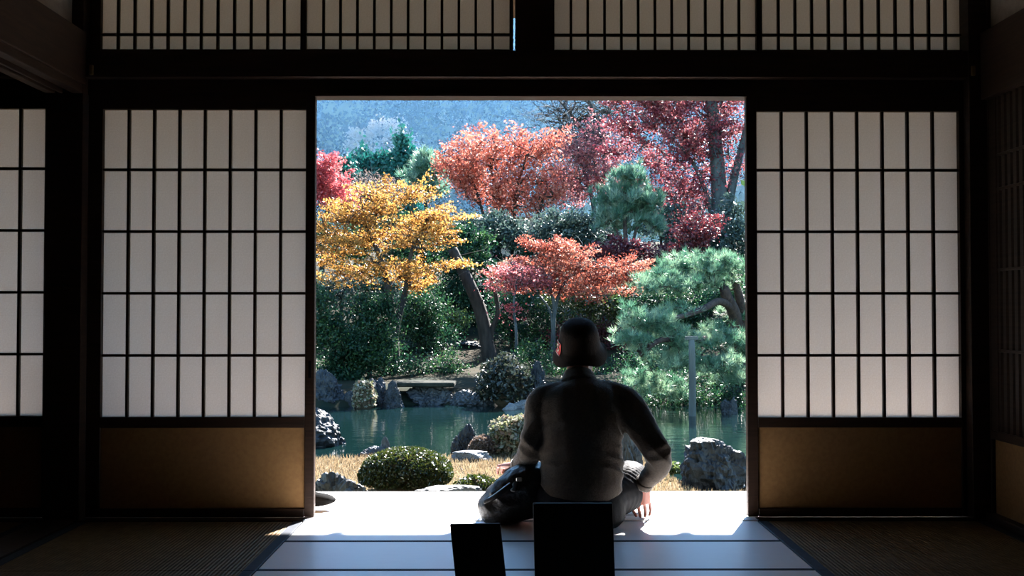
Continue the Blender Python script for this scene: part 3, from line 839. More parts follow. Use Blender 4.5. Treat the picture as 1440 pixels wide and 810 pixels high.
# evergreen shrubs on the far bank
G3 = 'evergreen shrubs on the far bank'
SHR = [
 ('glossy dark camellia at the pond end below the yellow maple', 470, 17.6, [(465, 480, 34, 44), (450, 440, 24, 40), (500, 500, 36, 34), (480, 525, 40, 18)], 'camellia_leaf', .085, 8000),
 ('camellia with bright green lit leaves beside the maple trunk', 520, 17.9, [(525, 455, 34, 34), (515, 490, 36, 30), (545, 490, 20, 22), (520, 430, 34, 22)], 'camellia_leaf', .08, 8000),
 ('pale grey green bush behind the golden maple', 480, 22, [(460, 410, 30, 26), (500, 400, 34, 20), (540, 400, 30, 16)], 'grey_green_leaf', .10, 3500),
 ('dark camellia growing behind the maple trunk', 590, 20.6, [(590, 440, 34, 40), (610, 480, 34, 34), (575, 480, 26, 36)], 'camellia_leaf', .085, 6500),
 ('sunlit yellow green bush under the evergreen trees', 625, 22.5, [(610, 462, 26, 16), (640, 450, 24, 14), (625, 480, 36, 12)], 'light_leaf', .08, 2600),
 ('tall dark evergreen beside the golden maple crown', 660, 23.5, [(660, 340, 34, 26), (645, 370, 34, 30), (680, 380, 34, 40), (655, 420, 36, 40), (690, 440, 30, 40)], 'camellia_leaf', .11, 9000),
 ('bright topped evergreen under the coral maple', 690, 25.5, [(690, 320, 46, 20), (720, 335, 34, 18), (660, 318, 26, 14)], 'grey_green_leaf', .11, 5500),
 ('glossy blue green camellia between coral maple and young pine', 790, 26, [(790, 312, 40, 20), (760, 325, 36, 22), (820, 318, 30, 18), (800, 340, 46, 16)], 'grey_green_leaf', .11, 6000),
 ('dark evergreen in the hollow behind the slender maple', 720, 21.8, [(720, 440, 40, 36), (760, 450, 40, 40), (740, 480, 40, 26)], 'camellia_leaf', .085, 6000),
 ('green foliage mass under the orange red maple', 830, 20.9, [(810, 425, 46, 20), (850, 430, 44, 24), (880, 420, 34, 24)], 'olive_leaf', .075, 5200),
 ('dark purple shaded bush behind the bucket hat', 850, 21.6, [(830, 460, 40, 24), (870, 470, 40, 36), (800, 480, 40, 24)], 'maroon_leaf', .075, 4200),
 ('camellia with white glints beside the pale grey trunk', 1030, 25, [(1030, 300, 24, 26), (1010, 330, 30, 26), (1045, 340, 20, 30), (985, 345, 22, 18)], 'grey_green_leaf', .11, 4200),
 ('dark evergreen behind the trained pine', 1000, 21, [(990, 410, 50, 40), (1040, 430, 36, 50), (960, 450, 50, 40), (1010, 500, 60, 40), (930, 500, 40, 40)], 'camellia_leaf', .09, 9500),
 ('low dark shrub on the bank under the trained pine', 900, 17.6, [(895, 550, 30, 18), (930, 555, 30, 16), (870, 545, 22, 14), (990, 550, 34, 16), (1040, 545, 20, 30)], 'camellia_leaf', .06, 4500),
 ('dark green fern clump by the boulder on the slope', 690, 19.2, [(640, 530, 34, 12), (610, 540, 26, 12), (665, 545, 26, 16)], 'camellia_leaf', .07, 2800),
 ('dark evergreen filling the slope behind the boulder', 640, 24.5, [(600, 420, 40, 40), (640, 410, 40, 36), (690, 480, 40, 26), (620, 500, 50, 12)], 'camellia_leaf', .10, 5000),
 ('dark evergreen hedge mass on the slope behind the coral maple trunks', 720, 29, [(640, 330, 46, 20), (700, 345, 60, 22), (760, 350, 60, 24), (830, 345, 50, 24), (600, 345, 50, 24)], 'camellia_leaf', .13, 8000),
 ('deep green evergreen behind the golden maple crown', 540, 24.5, [(470, 340, 50, 40), (530, 350, 50, 40), (590, 360, 46, 40), (560, 310, 50, 24)], 'camellia_leaf', .12, 7500),
 ('shaded evergreen at the foot of the pale grey trunk', 980, 24.8, [(940, 385, 50, 22), (990, 380, 46, 24), (1040, 385, 36, 30), (900, 390, 40, 24)], 'camellia_leaf', .11, 6500),
 ('dark low evergreen covering the middle of the slope', 770, 22.4, [(740, 420, 50, 24), (800, 450, 50, 30), (680, 500, 40, 22), (740, 505, 50, 20), (600, 520, 50, 14)], 'camellia_leaf', .09, 6500),
 ('dark fern bed along the shore behind the stone slab', 560, 18.4, [(560, 520, 50, 16), (620, 515, 46, 14), (490, 540, 30, 14)], 'camellia_leaf', .07, 3600),
 ('shaded undergrowth behind the pointed shore rock', 800, 18.6, [(790, 530, 46, 24), (850, 530, 46, 26), (750, 500, 30, 24), (900, 520, 40, 30)], 'camellia_leaf', .075, 5500),
 ('dark undergrowth along the shore beyond the pine prop', 980, 16.9, [(950, 545, 44, 26), (1000, 540, 44, 28), (1045, 545, 34, 32), (900, 550, 34, 20)], 'camellia_leaf', .07, 9000),
 ('dark creeping shrub at the waterline under the trained pine', 960, 15.9, [(885, 566, 34, 10), (930, 564, 40, 12), (985, 562, 40, 14), (1040, 562, 40, 16)], 'camellia_leaf', .06, 5200),
 ('dark evergreen between the orange maple and trained pine', 925, 20.2, [(905, 425, 36, 26), (940, 425, 36, 28), (975, 430, 36, 30), (1020, 410, 36, 26)], 'camellia_leaf', .08, 5500),
 ('grey bush beyond the young pine', 930, 27.5, [(930, 310, 40, 26), (960, 330, 34, 18), (850, 330, 30, 18)], 'grey_green_leaf', .12, 3500),
]
for lab, px, Y, bl, lm, sz, n_ in SHR:
    if lm == 'camellia_leaf':
        sz, n_ = sz * .78, int(n_ * 1.5)
    tree('evergreen_shrub', lab, 'shrub', px, Y, [(px, [(px, bl[0][1] + 14), (px + 3, bl[0][1])], .05, .02)], bl, lm, sz, n_, clumps=110, crad=.24, flat=.8, up=.3, asp=.5, branch_r=.015, group=G3)
tree('dead_tree', 'thick black leaning trunk in the shade of the evergreens', 'tree', 690, 20.2, [(692, [(686, 490), (676, 440), (660, 400), (644, 368), (636, 350)], .16, .10), (692, [(690, 470), (700, 440), (694, 400)], .07, .04)], [(650, 372, 20, 10), (690, 400, 16, 12)], 'camellia_leaf', .08, 500, clumps=16, crad=.2, branch_r=.03)
# the garden goes on to both sides of the view
for k, (x_, Y, h_) in enumerate(((-9.5, 18.5, 6.0), (-13, 22, 8.0), (-12.5, 15.5, 5.5), (-18, 19, 8.5), (10.5, 19, 7.0), (14, 16, 6.5), (16, 23, 9.0), (20, 18, 8.5), (-9.5, 27, 8), (12, 29, 9))):
    rk = np.random.default_rng(300 + k)
    g = float(ground_z(x_, Y)) if abs(Y - 16) > .6 else -.6
    g = max(g, -.6)
    bl = [((x_ + rk.normal() * .8, Y + rk.normal() * .6, g + h_ * (.3 + .6 * q / 6)), (h_ * .3 * (1.1 - .08 * q), h_ * .3, h_ * .16)) for q in range(7)]
    build_tree('evergreen_tree', ['broad dark evergreen tree at the garden side beyond the pond', 'tall dark evergreen tree standing over the pond side'][k % 2], 'tree', (x_, Y, g), [[(x_, Y, g - .1), (x_ + .1, Y, g + h_ * .4), (x_, Y, g + h_ * .8)]], [[.22, .16, .06]], bl, 'camellia_leaf', .26, 5000, rk, clumps=120, crad=.55, flat=.8, up=.3, branch_r=.04, group='evergreens at the garden sides')
sides = []
for k in range(34):
    rk = np.random.default_rng(500 + k)
    sg = -1 if k % 2 else 1
    Y = rk.uniform(17.2, 27)
    sides.append((sg * (Y * .27 + rk.uniform(.9, 5.5)), Y, rk))
for k, (x_, Y, rk) in enumerate(sides):
    g = float(ground_z(x_, Y))
    h_ = rk.uniform(1.4, 2.6)
    lm, lab = [('camellia_leaf', 'dark glossy evergreen shrub on the side slope beyond the pond'), ('camellia_leaf', 'dark glossy evergreen shrub on the side slope beyond the pond'), ('olive_leaf', 'olive green shrub on the side slope beyond the pond'), ('orange_leaf', 'small orange maple on the side slope beyond the pond')][k % 4 if k % 5 else 0]
    bl = [((x_ + rk.normal() * .5, Y + rk.normal() * .4, g + h_ * rk.uniform(.3, .75)), (h_ * .5, h_ * .45, h_ * .32)) for q in range(5)]
    build_tree('side_shrub', lab, 'shrub', (x_, Y, g), [[(x_, Y, g - .1), (x_ + .05, Y, g + h_ * .3), (x_, Y, g + h_ * .6)]], [[.06, .05, .02]], bl, lm, .10, 3200, rk, clumps=70, crad=.3, flat=.8, up=.3, branch_r=.018, group='shrubs on the side slopes')
# low garden wall behind the coral maple
gw0, gw1 = at(585, 303, 38), at(865, 303, 38)
mat('white_plaster', (0.2340, 0.2340, 0.2340), (0.2028, 0.2028, 0.2028), rough=0.9, scale=3)
gw = empty('garden_wall', ((gw0.x + gw1.x) / 2, 38, 2.7), 'low pale garden wall with white coping behind the coral maple', 'wall')
box('wall_panel', gw0.x, gw1.x, 37.9, 38.1, 2.6, gw0.z - .1, 'plaster', gw, 0)
box('coping', gw0.x - .1, gw1.x + .1, 37.75, 38.25, gw0.z - .1, gw0.z, 'white_plaster', gw, .02)
# hazy trees on the mountain
v, f = leaves_vf(FOREST[0], .8, .75, 0, RNG)
fo = mesh('mountain_forest', v, f, 'far_leaf', tone=FOREST[1])
tag(fo, 'blue hazy wooded mountainside beyond the garden', 'forest', kind='stuff')
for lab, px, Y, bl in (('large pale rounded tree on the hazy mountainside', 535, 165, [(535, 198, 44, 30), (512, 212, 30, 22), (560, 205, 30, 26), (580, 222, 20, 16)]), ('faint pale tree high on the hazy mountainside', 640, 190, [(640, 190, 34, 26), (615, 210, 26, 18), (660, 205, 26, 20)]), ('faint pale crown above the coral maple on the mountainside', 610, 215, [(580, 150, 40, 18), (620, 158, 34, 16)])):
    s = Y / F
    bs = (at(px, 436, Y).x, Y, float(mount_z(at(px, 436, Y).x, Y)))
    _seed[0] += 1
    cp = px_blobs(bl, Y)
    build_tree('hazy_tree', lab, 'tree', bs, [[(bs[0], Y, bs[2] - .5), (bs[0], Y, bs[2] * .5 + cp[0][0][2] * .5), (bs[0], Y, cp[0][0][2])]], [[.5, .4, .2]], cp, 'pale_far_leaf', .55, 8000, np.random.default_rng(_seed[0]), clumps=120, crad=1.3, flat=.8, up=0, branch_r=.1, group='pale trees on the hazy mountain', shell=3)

# ------------------------------------------------------------------ stones
mat('blue_rock', (0.0203, 0.0250, 0.0296), (0.0039, 0.0055, 0.0070), rough=0.6, scale=9, detail=12, bump=0.9, bscale=26, spec=0.3, lo=.40, hi=.70)
mat('pale_rock', (0.1273, 0.1273, 0.1273), (0.0530, 0.0557, 0.0583), rough=0.75, scale=8, detail=8, bump=0.7, bscale=14)
mat('black_rock', (0.0234, 0.0281, 0.0318), (0.0056, 0.0070, 0.0084), rough=0.6, scale=7, detail=8, bump=0.8, bscale=12)
mat('slab_stone', (0.0234, 0.0234, 0.0172), (0.0078, 0.0101, 0.0070), rough=0.95, scale=9, bump=0.6, spec=0.1)  # dark mottled tone of the long slab
def rock(label, c, r, seed, m='blue_rock', jag=.3, flat_top=0, sub=5, group=None, name='garden_rock', cat='rock'):
    import bmesh
    bm = bmesh.new()
    bmesh.ops.create_icosphere(bm, subdivisions=sub, radius=1)
    off = Vector((seed * 7.13, seed * 3.7, seed * 1.9))
    for v in bm.verts:
        d = v.co.normalized()
        # a few cleaving planes give facets
        k = 1.0
        for q in range(7):
            nrm = Vector((math.sin(seed * 1.3 + q * 2.4), math.cos(seed * 2.1 + q * 1.7), math.sin(q * 1.1 + seed) * .8)).normalized()
            dd = d.dot(nrm)
            if dd > .55:
                k = min(k, .62 / dd + .12)
        st = Vector((d.x, d.y, d.z * 2.2 + d.x * .8))
        k *= 1 + jag * (noise.noise(d * 1.6 + off)) - jag * .75 * abs(noise.noise(st * 3 + off)) - jag * .40 * abs(noise.noise(st * 7 + off)) + jag * .18 * noise.noise(d * 16 + off) + jag * .2
        v.co = d * k
        if flat_top and v.co.z > flat_top:
            v.co.z = flat_top + (v.co.z - flat_top) * .15
        v.co = Vector((v.co.x * r[0], v.co.y * r[1], v.co.z * r[2]))
    me = bpy.data.meshes.new(name)
    bm.to_mesh(me)
    bm.free()
    o = put(name, me, m, None, c)
    return tag(o, label, cat, group)
def rock_px(label, x0, x1, top, Y, zg, seed, m='blue_rock', deep=.8, **k):
    """rock by photo outline, standing on height zg at distance Y"""
    s = Y / F
    c = at((x0 + x1) / 2, 436, Y)
    zt_ = at((x0 + x1) / 2, top, Y).z
    hw = (x1 - x0) / 2 * s
    h = zt_ - zg
    return rock(label, (c.x, Y, zg + h * .25), (hw * 1.06, hw * deep, h * .82), seed, m, **k)
rock_px('low dark rock at the veranda edge beside the walking foot', 425, 522, 671, 6.5, -.5, 3, 'black_rock', jag=.35)
rock_px('broad pale stepping stone below the veranda beside clipped bush', 566, 694, 672, 6.1, -.5, 5, 'pale_rock', deep=.5, jag=.18, flat_top=.7)
rock_px('large blue grey rock on the lawn edge next to the door opening', 950, 1048, 607, 8.0, -.6, 11, 'blue_rock', deep=.8, jag=.3, flat_top=.75)
rock_px('small broken stone behind the large blue grey rock', 1030, 1075, 662, 8.3, -.66, 12, 'blue_rock')
rock_px('long blue white rock rising from the pond water near the lawn', 395, 492, 585, 11.3, WATER - .12, 14, 'blue_rock', deep=.7, jag=.35)
rock_px('flat black rock on the lawn edge behind clipped bush', 503, 552, 629, 9.4, -.56, 15, 'black_rock', deep=.5)
rock_px('upright knob of black rock on the lawn edge behind clipped bush', 534, 551, 620, 9.45, -.56, 16, 'black_rock')
rock_px('upright blue rock at the lawn edge beside white flat stone', 636, 676, 603, 9.6, -.62, 18, 'blue_rock', jag=.34)
rock_px('white flat stone at the lawn edge', 633, 692, 627.5, 9.1, -.52, 19, 'pale_rock', deep=.6, jag=.18, flat_top=.5)
rock_px('tall dark rock between the seated person and bent arm', 868, 904, 612, 7.9, -.6, 20, 'black_rock', jag=.3)
FR = [('broad blue rock at the pond end under the camellia', 430, 489, 527, 15.9, 21), ('mossy blue rock on the far shore beside stone slab', 512, 548, 533, 15.8, 22), ('rounded low rock on the far shore under the stone slab', 540, 569, 541, 15.6, 23), ('small rock on the far shore next to the broad blue rock', 486, 514, 546, 15.8, 24),
      ('tall pointed blue rock on the far shore beside leafy bush', 736, 776, 517, 15.9, 26), ('small pale blue rock on the bank above leafy bush', 668, 698, 518, 16.6, 27), ('small blue rock standing in the water beyond the pine prop', 1012, 1036, 560, 14.6, 29),
      ('dark shore rock under the stone slab', 575, 640, 540, 16.2, 30), ('dark shore rock hung with leaves beside the slab', 632, 690, 548, 16.0, 31)]
for lab, a, b_, t, Y, sd in FR:
    rock_px(lab, a, b_, t, Y, WATER - .1, sd, 'blue_rock' if sd < 30 else 'black_rock', jag=.32)
rock_px('grey boulder resting on the shaded slope', 643, 678, 480, 21.5, float(ground_z(at(660, 436, 21.5).x, 21.5)), 33, 'blue_rock')
for a, b_, t, Y, sd, lab in ((706, 728, 568, 15.2, 35, 'small flat wet stone beside the far shore bush'), (720, 750, 563, 15.5, 36, 'wider flat wet stone under the pointed blue rock')):
    rock_px(lab, a, b_, t, Y, WATER - .05, sd, 'pale_rock', deep=.7, jag=.15)
c0, c1 = at(548, 537, 16.1), at(640, 535, 16.1)
o = box('stone_slab', c0.x, c1.x, 15.9, 16.5, c0.z - .07, c0.z, 'slab_stone', None, .015)
tag(o, 'long flat stone slab lying across the shore rocks', 'slab')
# pebbles at the water's edge by the large rock
rp = np.random.default_rng(9)
for k in range(22):
    q = onz(925 + k * 5.6 + rp.uniform(-2, 2), rp.uniform(680, 688), -.57)
    r = rp.uniform(.018, .04)
    rock('white pebble at the water edge by the large blue rock', (q.x, q.y, -.56), (r * 1.3, r, r * .7), 50 + k, 'pale_rock', jag=.15, sub=2, group='white pebbles by the large blue rock', name='pebble', cat='pebble')

# ------------------------------------------------------------------ shrubs and grass this side of the pond
mat('twig_core', (0.05, 0.038, 0.025), rough=1.0, scale=20, spec=0)
def mound(name, label, c, r, leaf, size, n, seed, up=.3, core=.86, jitter=.05, cut=-.35, group=None, asp=.55):
    rng = np.random.default_rng(seed)
    root = empty(name, (c[0], c[1], c[2] - r[2] * .75), label, 'shrub', group)
    v, f = ellipsoid(c, tuple(q * core for q in r), seg=20, rings=12)
    mesh('twigs', v, f, 'twig_core', root)
    d = rng.standard_normal((int(n * 1.8), 3))
    d /= np.linalg.norm(d, axis=1)[:, None]
    d = d[d[:, 2] > cut][:n]
    lump = np.array([noise.noise(Vector(q * 2.3) + Vector((seed, 0, 0))) for q in d]) * jitter * 1.6
    P = np.array(c) + d * np.array(r) * (1 + lump - np.abs(rng.normal(0, jitter, len(d))))[:, None]
    v, f = leaves_vf(P, size, asp, up, rng)
    o = mesh('foliage', v, f, leaf, root, tone=rng.uniform(0, 1, len(d)))
    o['kind'] = 'stuff'
    return root
def mound_px(name, label, x0, x1, top, Y, zg, leaf, size, n, seed, deep=.9, **k):
    s = Y / F
    c = at((x0 + x1) / 2, 436, Y)
    zt_ = at((x0 + x1) / 2, top, Y).z
    h = zt_ - zg
    return mound(name, label, (c.x, Y, zg + h * .42), ((x1 - x0) / 2 * s, (x1 - x0) / 2 * s * deep, h * .58), leaf, size, n, seed, **k)
mound_px('clipped_bush', 'clipped round green azalea bush on the straw lawn', 506, 637, 629, 7.5, -.5, 'azalea_leaf', .026, 11000, 61, jitter=.03, up=.2)
mound_px('low_shrub', 'low dark ground cover between stepping stone and lawn', 636, 705, 668, 6.9, -.5, 'azalea_leaf', .028, 2200, 62, jitter=.12)
mound_px('low_shrub', 'round brown twiggy shrub beside the white flat stone', 659, 702, 612, 9.4, -.55, 'brown_leaf', .032, 2600, 63, jitter=.08)
mound_px('low_shrub', 'speckled cream and green shrub beside the seated person', 684, 762, 585, 9.5, -.58, 'speckled_leaf', .055, 4600, 64, jitter=.16, core=.75)
mound_px('low_shrub', 'leafy bush on the far shore before the pointed rock', 674, 750, 500, 15.8, -.75, 'bank_leaf', .08, 3000, 65, jitter=.22, core=.62)
mound_px('low_shrub', 'small bush with pale leaves between the far shore rocks', 496, 530, 533, 15.5, -.75, 'speckled_leaf', .07, 900, 66, jitter=.15)
mound_px('low_shrub', 'yellow green tuft beside the bent arm', 926, 966, 650, 8.6, -.56, 'light_leaf', .035, 900, 67, jitter=.2, core=.5)
rg = np.random.default_rng(21)
nG = 60000
gx, gy = rg.uniform(-4.2, 3.0, nG), rg.uniform(5.95, 9.6, nG)
k = gy < shore(gx) + .02
gx, gy = gx[k], gy[k]
C = np.stack([gx, gy, ground_z(gx, gy)], 1)
v, f = needles_vf(C, np.tile([[0, 0, 1.5]], (len(C), 1)), .045, .004, 1, rg, spread=.5)
patch = np.array([noise.noise(Vector((a * 1.1, b_ * 1.1, 3))) for a, b_ in zip(gx, gy)])
o = mesh('lawn_grass', v, f, 'grass_blade', tone=np.clip(.45 + .5 * patch + rg.normal(0, .22, len(gx)), 0, 1))
tag(o, 'dry straw coloured grass of the lawn', 'grass', kind='stuff')

# ------------------------------------------------------------------ seated person
mat('skin', (0.24, 0.070, 0.040), (0.18, 0.048, 0.028), rough=0.5, scale=14, sss=0.15, bump=0.05, bscale=60)
mat('sweater_wool', (0.072, 0.057, 0.046), (0.052, 0.042, 0.034), rough=0.9, scale=140, detail=3, sheen=0.55, bump=0.25, bscale=220, spec=0.15)
mat('trouser_cloth', (0.010, 0.010, 0.012), (0.007, 0.007, 0.008), rough=0.7, scale=60, sheen=0.0, bump=0.1, bscale=180, spec=0.06)
mat('hat_felt', (0.017, 0.010, 0.007), (0.011, 0.007, 0.005), rough=0.9, scale=60, sheen=0.06, bump=0.15, bscale=150, spec=0.1)
mat('red_cloth', (0.62, 0.035, 0.02), (0.52, 0.03, 0.02), rough=0.7, scale=60)
mat('white_thread', (0.80, 0.72, 0.62), rough=0.8, scale=60)
mat('grey_hair', (0.10, 0.09, 0.085), (0.05, 0.045, 0.04), rough=0.6, scale=90, stretch=(1, 1, .2), bump=0.4)
mat('bag_leather', (0.013, 0.008, 0.006), (0.008, 0.006, 0.005), rough=0.42, scale=30, bump=0.2, bscale=70, spec=0.4)
mat('bag_strap', (0.018, 0.02, 0.024), (0.01, 0.011, 0.013), rough=0.5, scale=60, bump=0.2)
mat('steel', (0.7, 0.68, 0.64), rough=0.3, metal=1.0)
mat('sock_cloth', (0.010, 0.010, 0.010), rough=0.9, scale=90, bump=0.2, spec=0.04)
mat('grey_sock', (0.18, 0.19, 0.22), rough=0.9, scale=90)
def A(px, py, Y): return tuple(at(px, py, Y))
def finger(P, r0, r1):
    return tube(P, [r0, r0 * .95, r1, r1 * .9], n=10, sub=3)

def folds(co, nr, spots, amp_noise=.002, seed=0.0):
    """soft wrinkles: spots = (centre, radius, direction across the folds, wavelength, height)"""
    d = np.zeros(len(co))
    for c, rad, dr, wl, amp in spots:
        c, dr = np.asarray(c), np.asarray(dr, float)
        dr = dr / np.linalg.norm(dr)
        q = co - c
        w_ = np.exp(-(q ** 2).sum(1) / (rad * rad))
        sel = np.where(w_ > .02)[0]
        ph = np.array([noise.noise(Vector(co[i]) * 9 + Vector((seed, 0, 0))) for i in sel]) * 3.2
        t = (q[sel] @ dr) / wl * 2 * np.pi + ph
        d[sel] += w_[sel] * amp * (1 - 2 * np.abs(np.sin(t * .5)) ** .8)
    for i in range(len(co)):
        d[i] += amp_noise * noise.noise(Vector(co[i]) * 14 + Vector((seed, 3, 1)))
    return co + nr * d[:, None]

SY = 4.05
pb = at(812, 735, SY)
person = empty('person', (pb.x, SY, 0), 'person in a bucket hat and knitted sweater sitting on the threshold facing the garden', 'person')
sh_l, sh_r = A(765, 563, 4.07), A(872, 562, 4.07)
el_r, wr_r = A(924, 634, 3.98), A(905, 684, 4.10)
el_l, wr_l = A(748, 628, 4.03), A(728, 655, 4.20)
neck0, neck1 = A(814, 545, 4.08), A(815, 512, 4.13)
hc = at(815, 488, 4.15)                    # head centre
hipc = at(815, 700, 4.03)
Px = hipc.x
kn_r, kn_l = (at(884, 690, 4.38).x, 4.36, .13), (at(735, 690, 4.38).x, 4.34, .15)
an_r, an_l = (Px - .10, 4.50, .06), (Px + .10, 4.58, .06)
ft_r, ft_l = (Px - .26, 4.56, .045), (Px + .27, 4.62, .045)
hip_r, hip_l = (Px + .09, 4.04, .105), (Px - .09, 4.04, .105)
# skin: one continuous body with head, ears, hands and feet
sk = []
sk.append(ellipsoid(hc, (.074, .094, .112)))
sk.append(ellipsoid((hc.x, hc.y + .035, hc.z - .055), (.055, .062, .068)))              # jaw
sk.append(tube([(hc.x, hc.y + .088, hc.z + .01), (hc.x, hc.y + .104, hc.z - .018), (hc.x, hc.y + .097, hc.z - .032)], [.009, .013, .009], n=8, sub=2))   # nose
for sgn in (-1, 1):
    sk.append(ellipsoid((hc.x + sgn * .078, hc.y - .004, hc.z - .052), (.012, .018, .030), Matrix.Rotation(sgn * .35, 3, 'Z')))
    sk.append(ellipsoid((hc.x + sgn * .032, hc.y + .083, hc.z + .012), (.014, .010, .008)))
sk.append(ellipsoid((hc.x, hc.y + .088, hc.z - .06), (.024, .010, .008)))
sk.append(tube([neck0, A(815, 528, 4.11), neck1], [.058, .052, .055], n=14, sub=3))
sk.append(tube([(Px, 4.03, .08), A(815, 660, 4.02), A(815, 600, 4.03), A(815, 562, 4.06), neck0], [(.13, .10), (.125, .085), (.14, .095), (.15, .09), (.06, .055)], n=16, sub=4))
for s_, e_, m_, w_ in ((sh_l, el_l, A(741, 644, 4.11), wr_l), (sh_r, el_r, A(924, 656, 4.035), wr_r)):
    sk.append(tube([s_, e_], [.042, .034], n=12, sub=4))
    sk.append(tube([e_, m_, w_], [.034, .030, .024], n=12, sub=4))
for h_, k_, a_, f_ in ((hip_r, kn_r, an_r, ft_r), (hip_l, kn_l, an_l, ft_l)):
    sk.append(tube([h_, k_], [.075, .05], n=12, sub=4))
    sk.append(tube([k_, a_], [.05, .035], n=12, sub=4))
    d_ = Vector(f_) - Vector(a_)
    sk.append(tube([a_, tuple(Vector(a_) + d_ * .5), f_], [.035, (.04, .032), (.036, .02)], n=12, sub=4, side=(0, 1, 0)))
# hand on the mat: knuckles up, fingertips on the floor
def hp(px, py, Y): return A(px, py, Y)
sk.append(tube([wr_r, hp(902, 694, 4.115), hp(901, 705, 4.13)], [(.029, .022), (.039, .018), (.041, .016)], n=12, sub=4, side=(1, -.25, 0)))
sk.append(finger([hp(890, 700, 4.12), hp(888, 711, 4.135), hp(892, 721, 4.135), hp(895, 726, 4.125)], .0082, .0066))
sk.append(finger([hp(897.5, 702, 4.125), hp(898, 714, 4.145), hp(900, 723, 4.145), hp(901, 727.5, 4.135)], .0084, .0068))
sk.append(finger([hp(905, 702, 4.13), hp(907, 714, 4.15), hp(907.5, 723, 4.15), hp(907, 727, 4.14)], .0082, .0066))
sk.append(finger([hp(911, 699, 4.13), hp(914, 710, 4.15), hp(914.5, 719, 4.15), hp(913, 725, 4.14)], .0072, .0058))
sk.append(finger([hp(891, 691, 4.11), hp(884.5, 699, 4.10), hp(884, 708, 4.095), hp(886.5, 716, 4.095)], .0095, .0072))
# other hand laid over the knee
w = Vector(wr_l)
dv = Vector((-.045, .07, -.012))
sk.append(tube([wr_l, tuple(w + dv * .5), tuple(w + dv)], [(.026, .02), (.036, .017), (.036, .015)], n=12, sub=4))
for i_, (dx, ln) in enumerate(((-.028, .055), (-.009, .065), (.010, .06), (.028, .046))):
    b0 = w + dv + Vector((dx, dx * .4, 0))
    sk.append(finger([tuple(b0), tuple(b0 + Vector((-.008, ln * .5, -.004))), tuple(b0 + Vector((-.012, ln * .85, -.022))), tuple(b0 + Vector((-.012, ln, -.04)))], .0088, .0075))
b0 = w + dv * .35 + Vector((.03, 0, -.004))
sk.append(finger([tuple(b0), tuple(b0 + Vector((.015, .03, -.008))), tuple(b0 + Vector((.014, .055, -.016))), tuple(b0 + Vector((.008, .072, -.024)))], .0105, .008))
fuse('body', sk, .0032, 2, 'skin', person)
# hair below the hat
fuse('hair', [ellipsoid((hc.x, hc.y - .018, hc.z + .02), (.080, .086, .095)), tube([(hc.x, hc.y - .06, hc.z - .02), (hc.x, hc.y - .05, hc.z - .065)], [(.055, .03), (.045, .02)], n=12, sub=3)], .006, 3, 'grey_hair', person)
# sweater
sw = [tube([(Px, 4.02, .13), A(818, 672, 4.01), A(818, 625, 4.02), A(817, 588, 4.04), A(817, 562, 4.06), A(816, 546, 4.08), A(815, 538, 4.09)],
           [(.158, .125), (.168, .128), (.166, .115), (.172, .115), (.178, .102), (.125, .078), (.075, .066)], n=28, sub=5)]
sw.append(tube([A(800, 552, 4.07), sh_r, A(897, 594, 4.02), el_r], [.062, .066, .066, .056], n=18, sub=5))
sw.append(tube([el_r, A(925, 655, 4.03), A(908, 678, 4.085)], [.057, .052, .036], n=18, sub=5))
sw.append(tube([A(830, 552, 4.07), sh_l, A(757, 596, 4.05), el_l], [.060, .062, .060, .054], n=18, sub=5))
sw.append(tube([el_l, A(741, 644, 4.11), A(731, 653, 4.17)], [.055, .050, .038], n=18, sub=5))
sw.append(tube([(Px, 4.02, .115), (Px, 4.02, .16)], [(.15, .118), (.16, .125)], n=28, sub=2))
def sw_post(co, nr):
    sp = [(el_r, .07, (.7, 0, .7), .055, .006), (A(914, 658, 4.05), .05, (.3, 0, .9), .04, .004), (el_l, .06, (.6, .3, .7), .05, .006), (A(738, 645, 4.12), .05, (.9, .3, .3), .035, .006),
          (A(868, 600, 4.03), .09, (.8, 0, .6), .045, .005), (A(765, 605, 4.03), .09, (-.7, 0, .6), .045, .005), (A(860, 660, 4.0), .11, (.5, 0, .85), .05, .005), (A(790, 665, 4.0), .12, (-.4, 0, .9), .055, .005), (A(815, 575, 4.0), .12, (1, 0, .2), .07, .0025)]
    return folds(co, nr, sp, .003, 1.7)
swo = fuse('sweater', sw, .0075, 6, 'sweater_wool', person, sw_post)
# fine wool fuzz that catches the backlight
leaf_mat('wool_fuzz', [(.24, .20, .165), (.34, .28, .23)], trans=.7, rough=.8, spec=.1)
def fuzz(o, n, ln, seed):
    rng = np.random.default_rng(seed)
    me = o.data
    nf = len(me.polygons)
    ce_, no_ = np.empty(nf * 3, dtype=np.float32), np.empty(nf * 3, dtype=np.float32)
    me.polygons.foreach_get('center', ce_); me.polygons.foreach_get('normal', no_)
    i = rng.integers(nf, size=n)
    C = ce_.reshape(-1, 3)[i] + rng.normal(0, .003, (n, 3)); D = no_.reshape(-1, 3)[i]
    v, f = needles_vf(C + np.array(tuple(ORG[o.name])), D, ln, .00025, 1, rng, spread=.5)
    q = mesh('wool_fuzz', v, f, 'wool_fuzz', o, tone=rng.uniform(0, 1, n))
    q['kind'] = 'stuff'
fuzz(swo, 34000, .0034, 3)
cl = [tube([A(815, 541, 4.085), A(815, 533, 4.10), A(816, 527, 4.108)], [(.084, .072), (.072, .066), (.066, .062)], n=24, sub=4)]
fuse('collar', cl, .005, 2, 'sweater_wool', swo)
for w_, p_ in ((wr_r, A(908, 676, 4.08)), (wr_l, A(733, 652, 4.16))):
    v, f = tube([p_, tuple(Vector(p_).lerp(Vector(w_), .9))], [.039, .036], n=20, sub=3, cap=False)
    mesh('cuff', v, f, 'sweater_wool', swo, smooth=True)
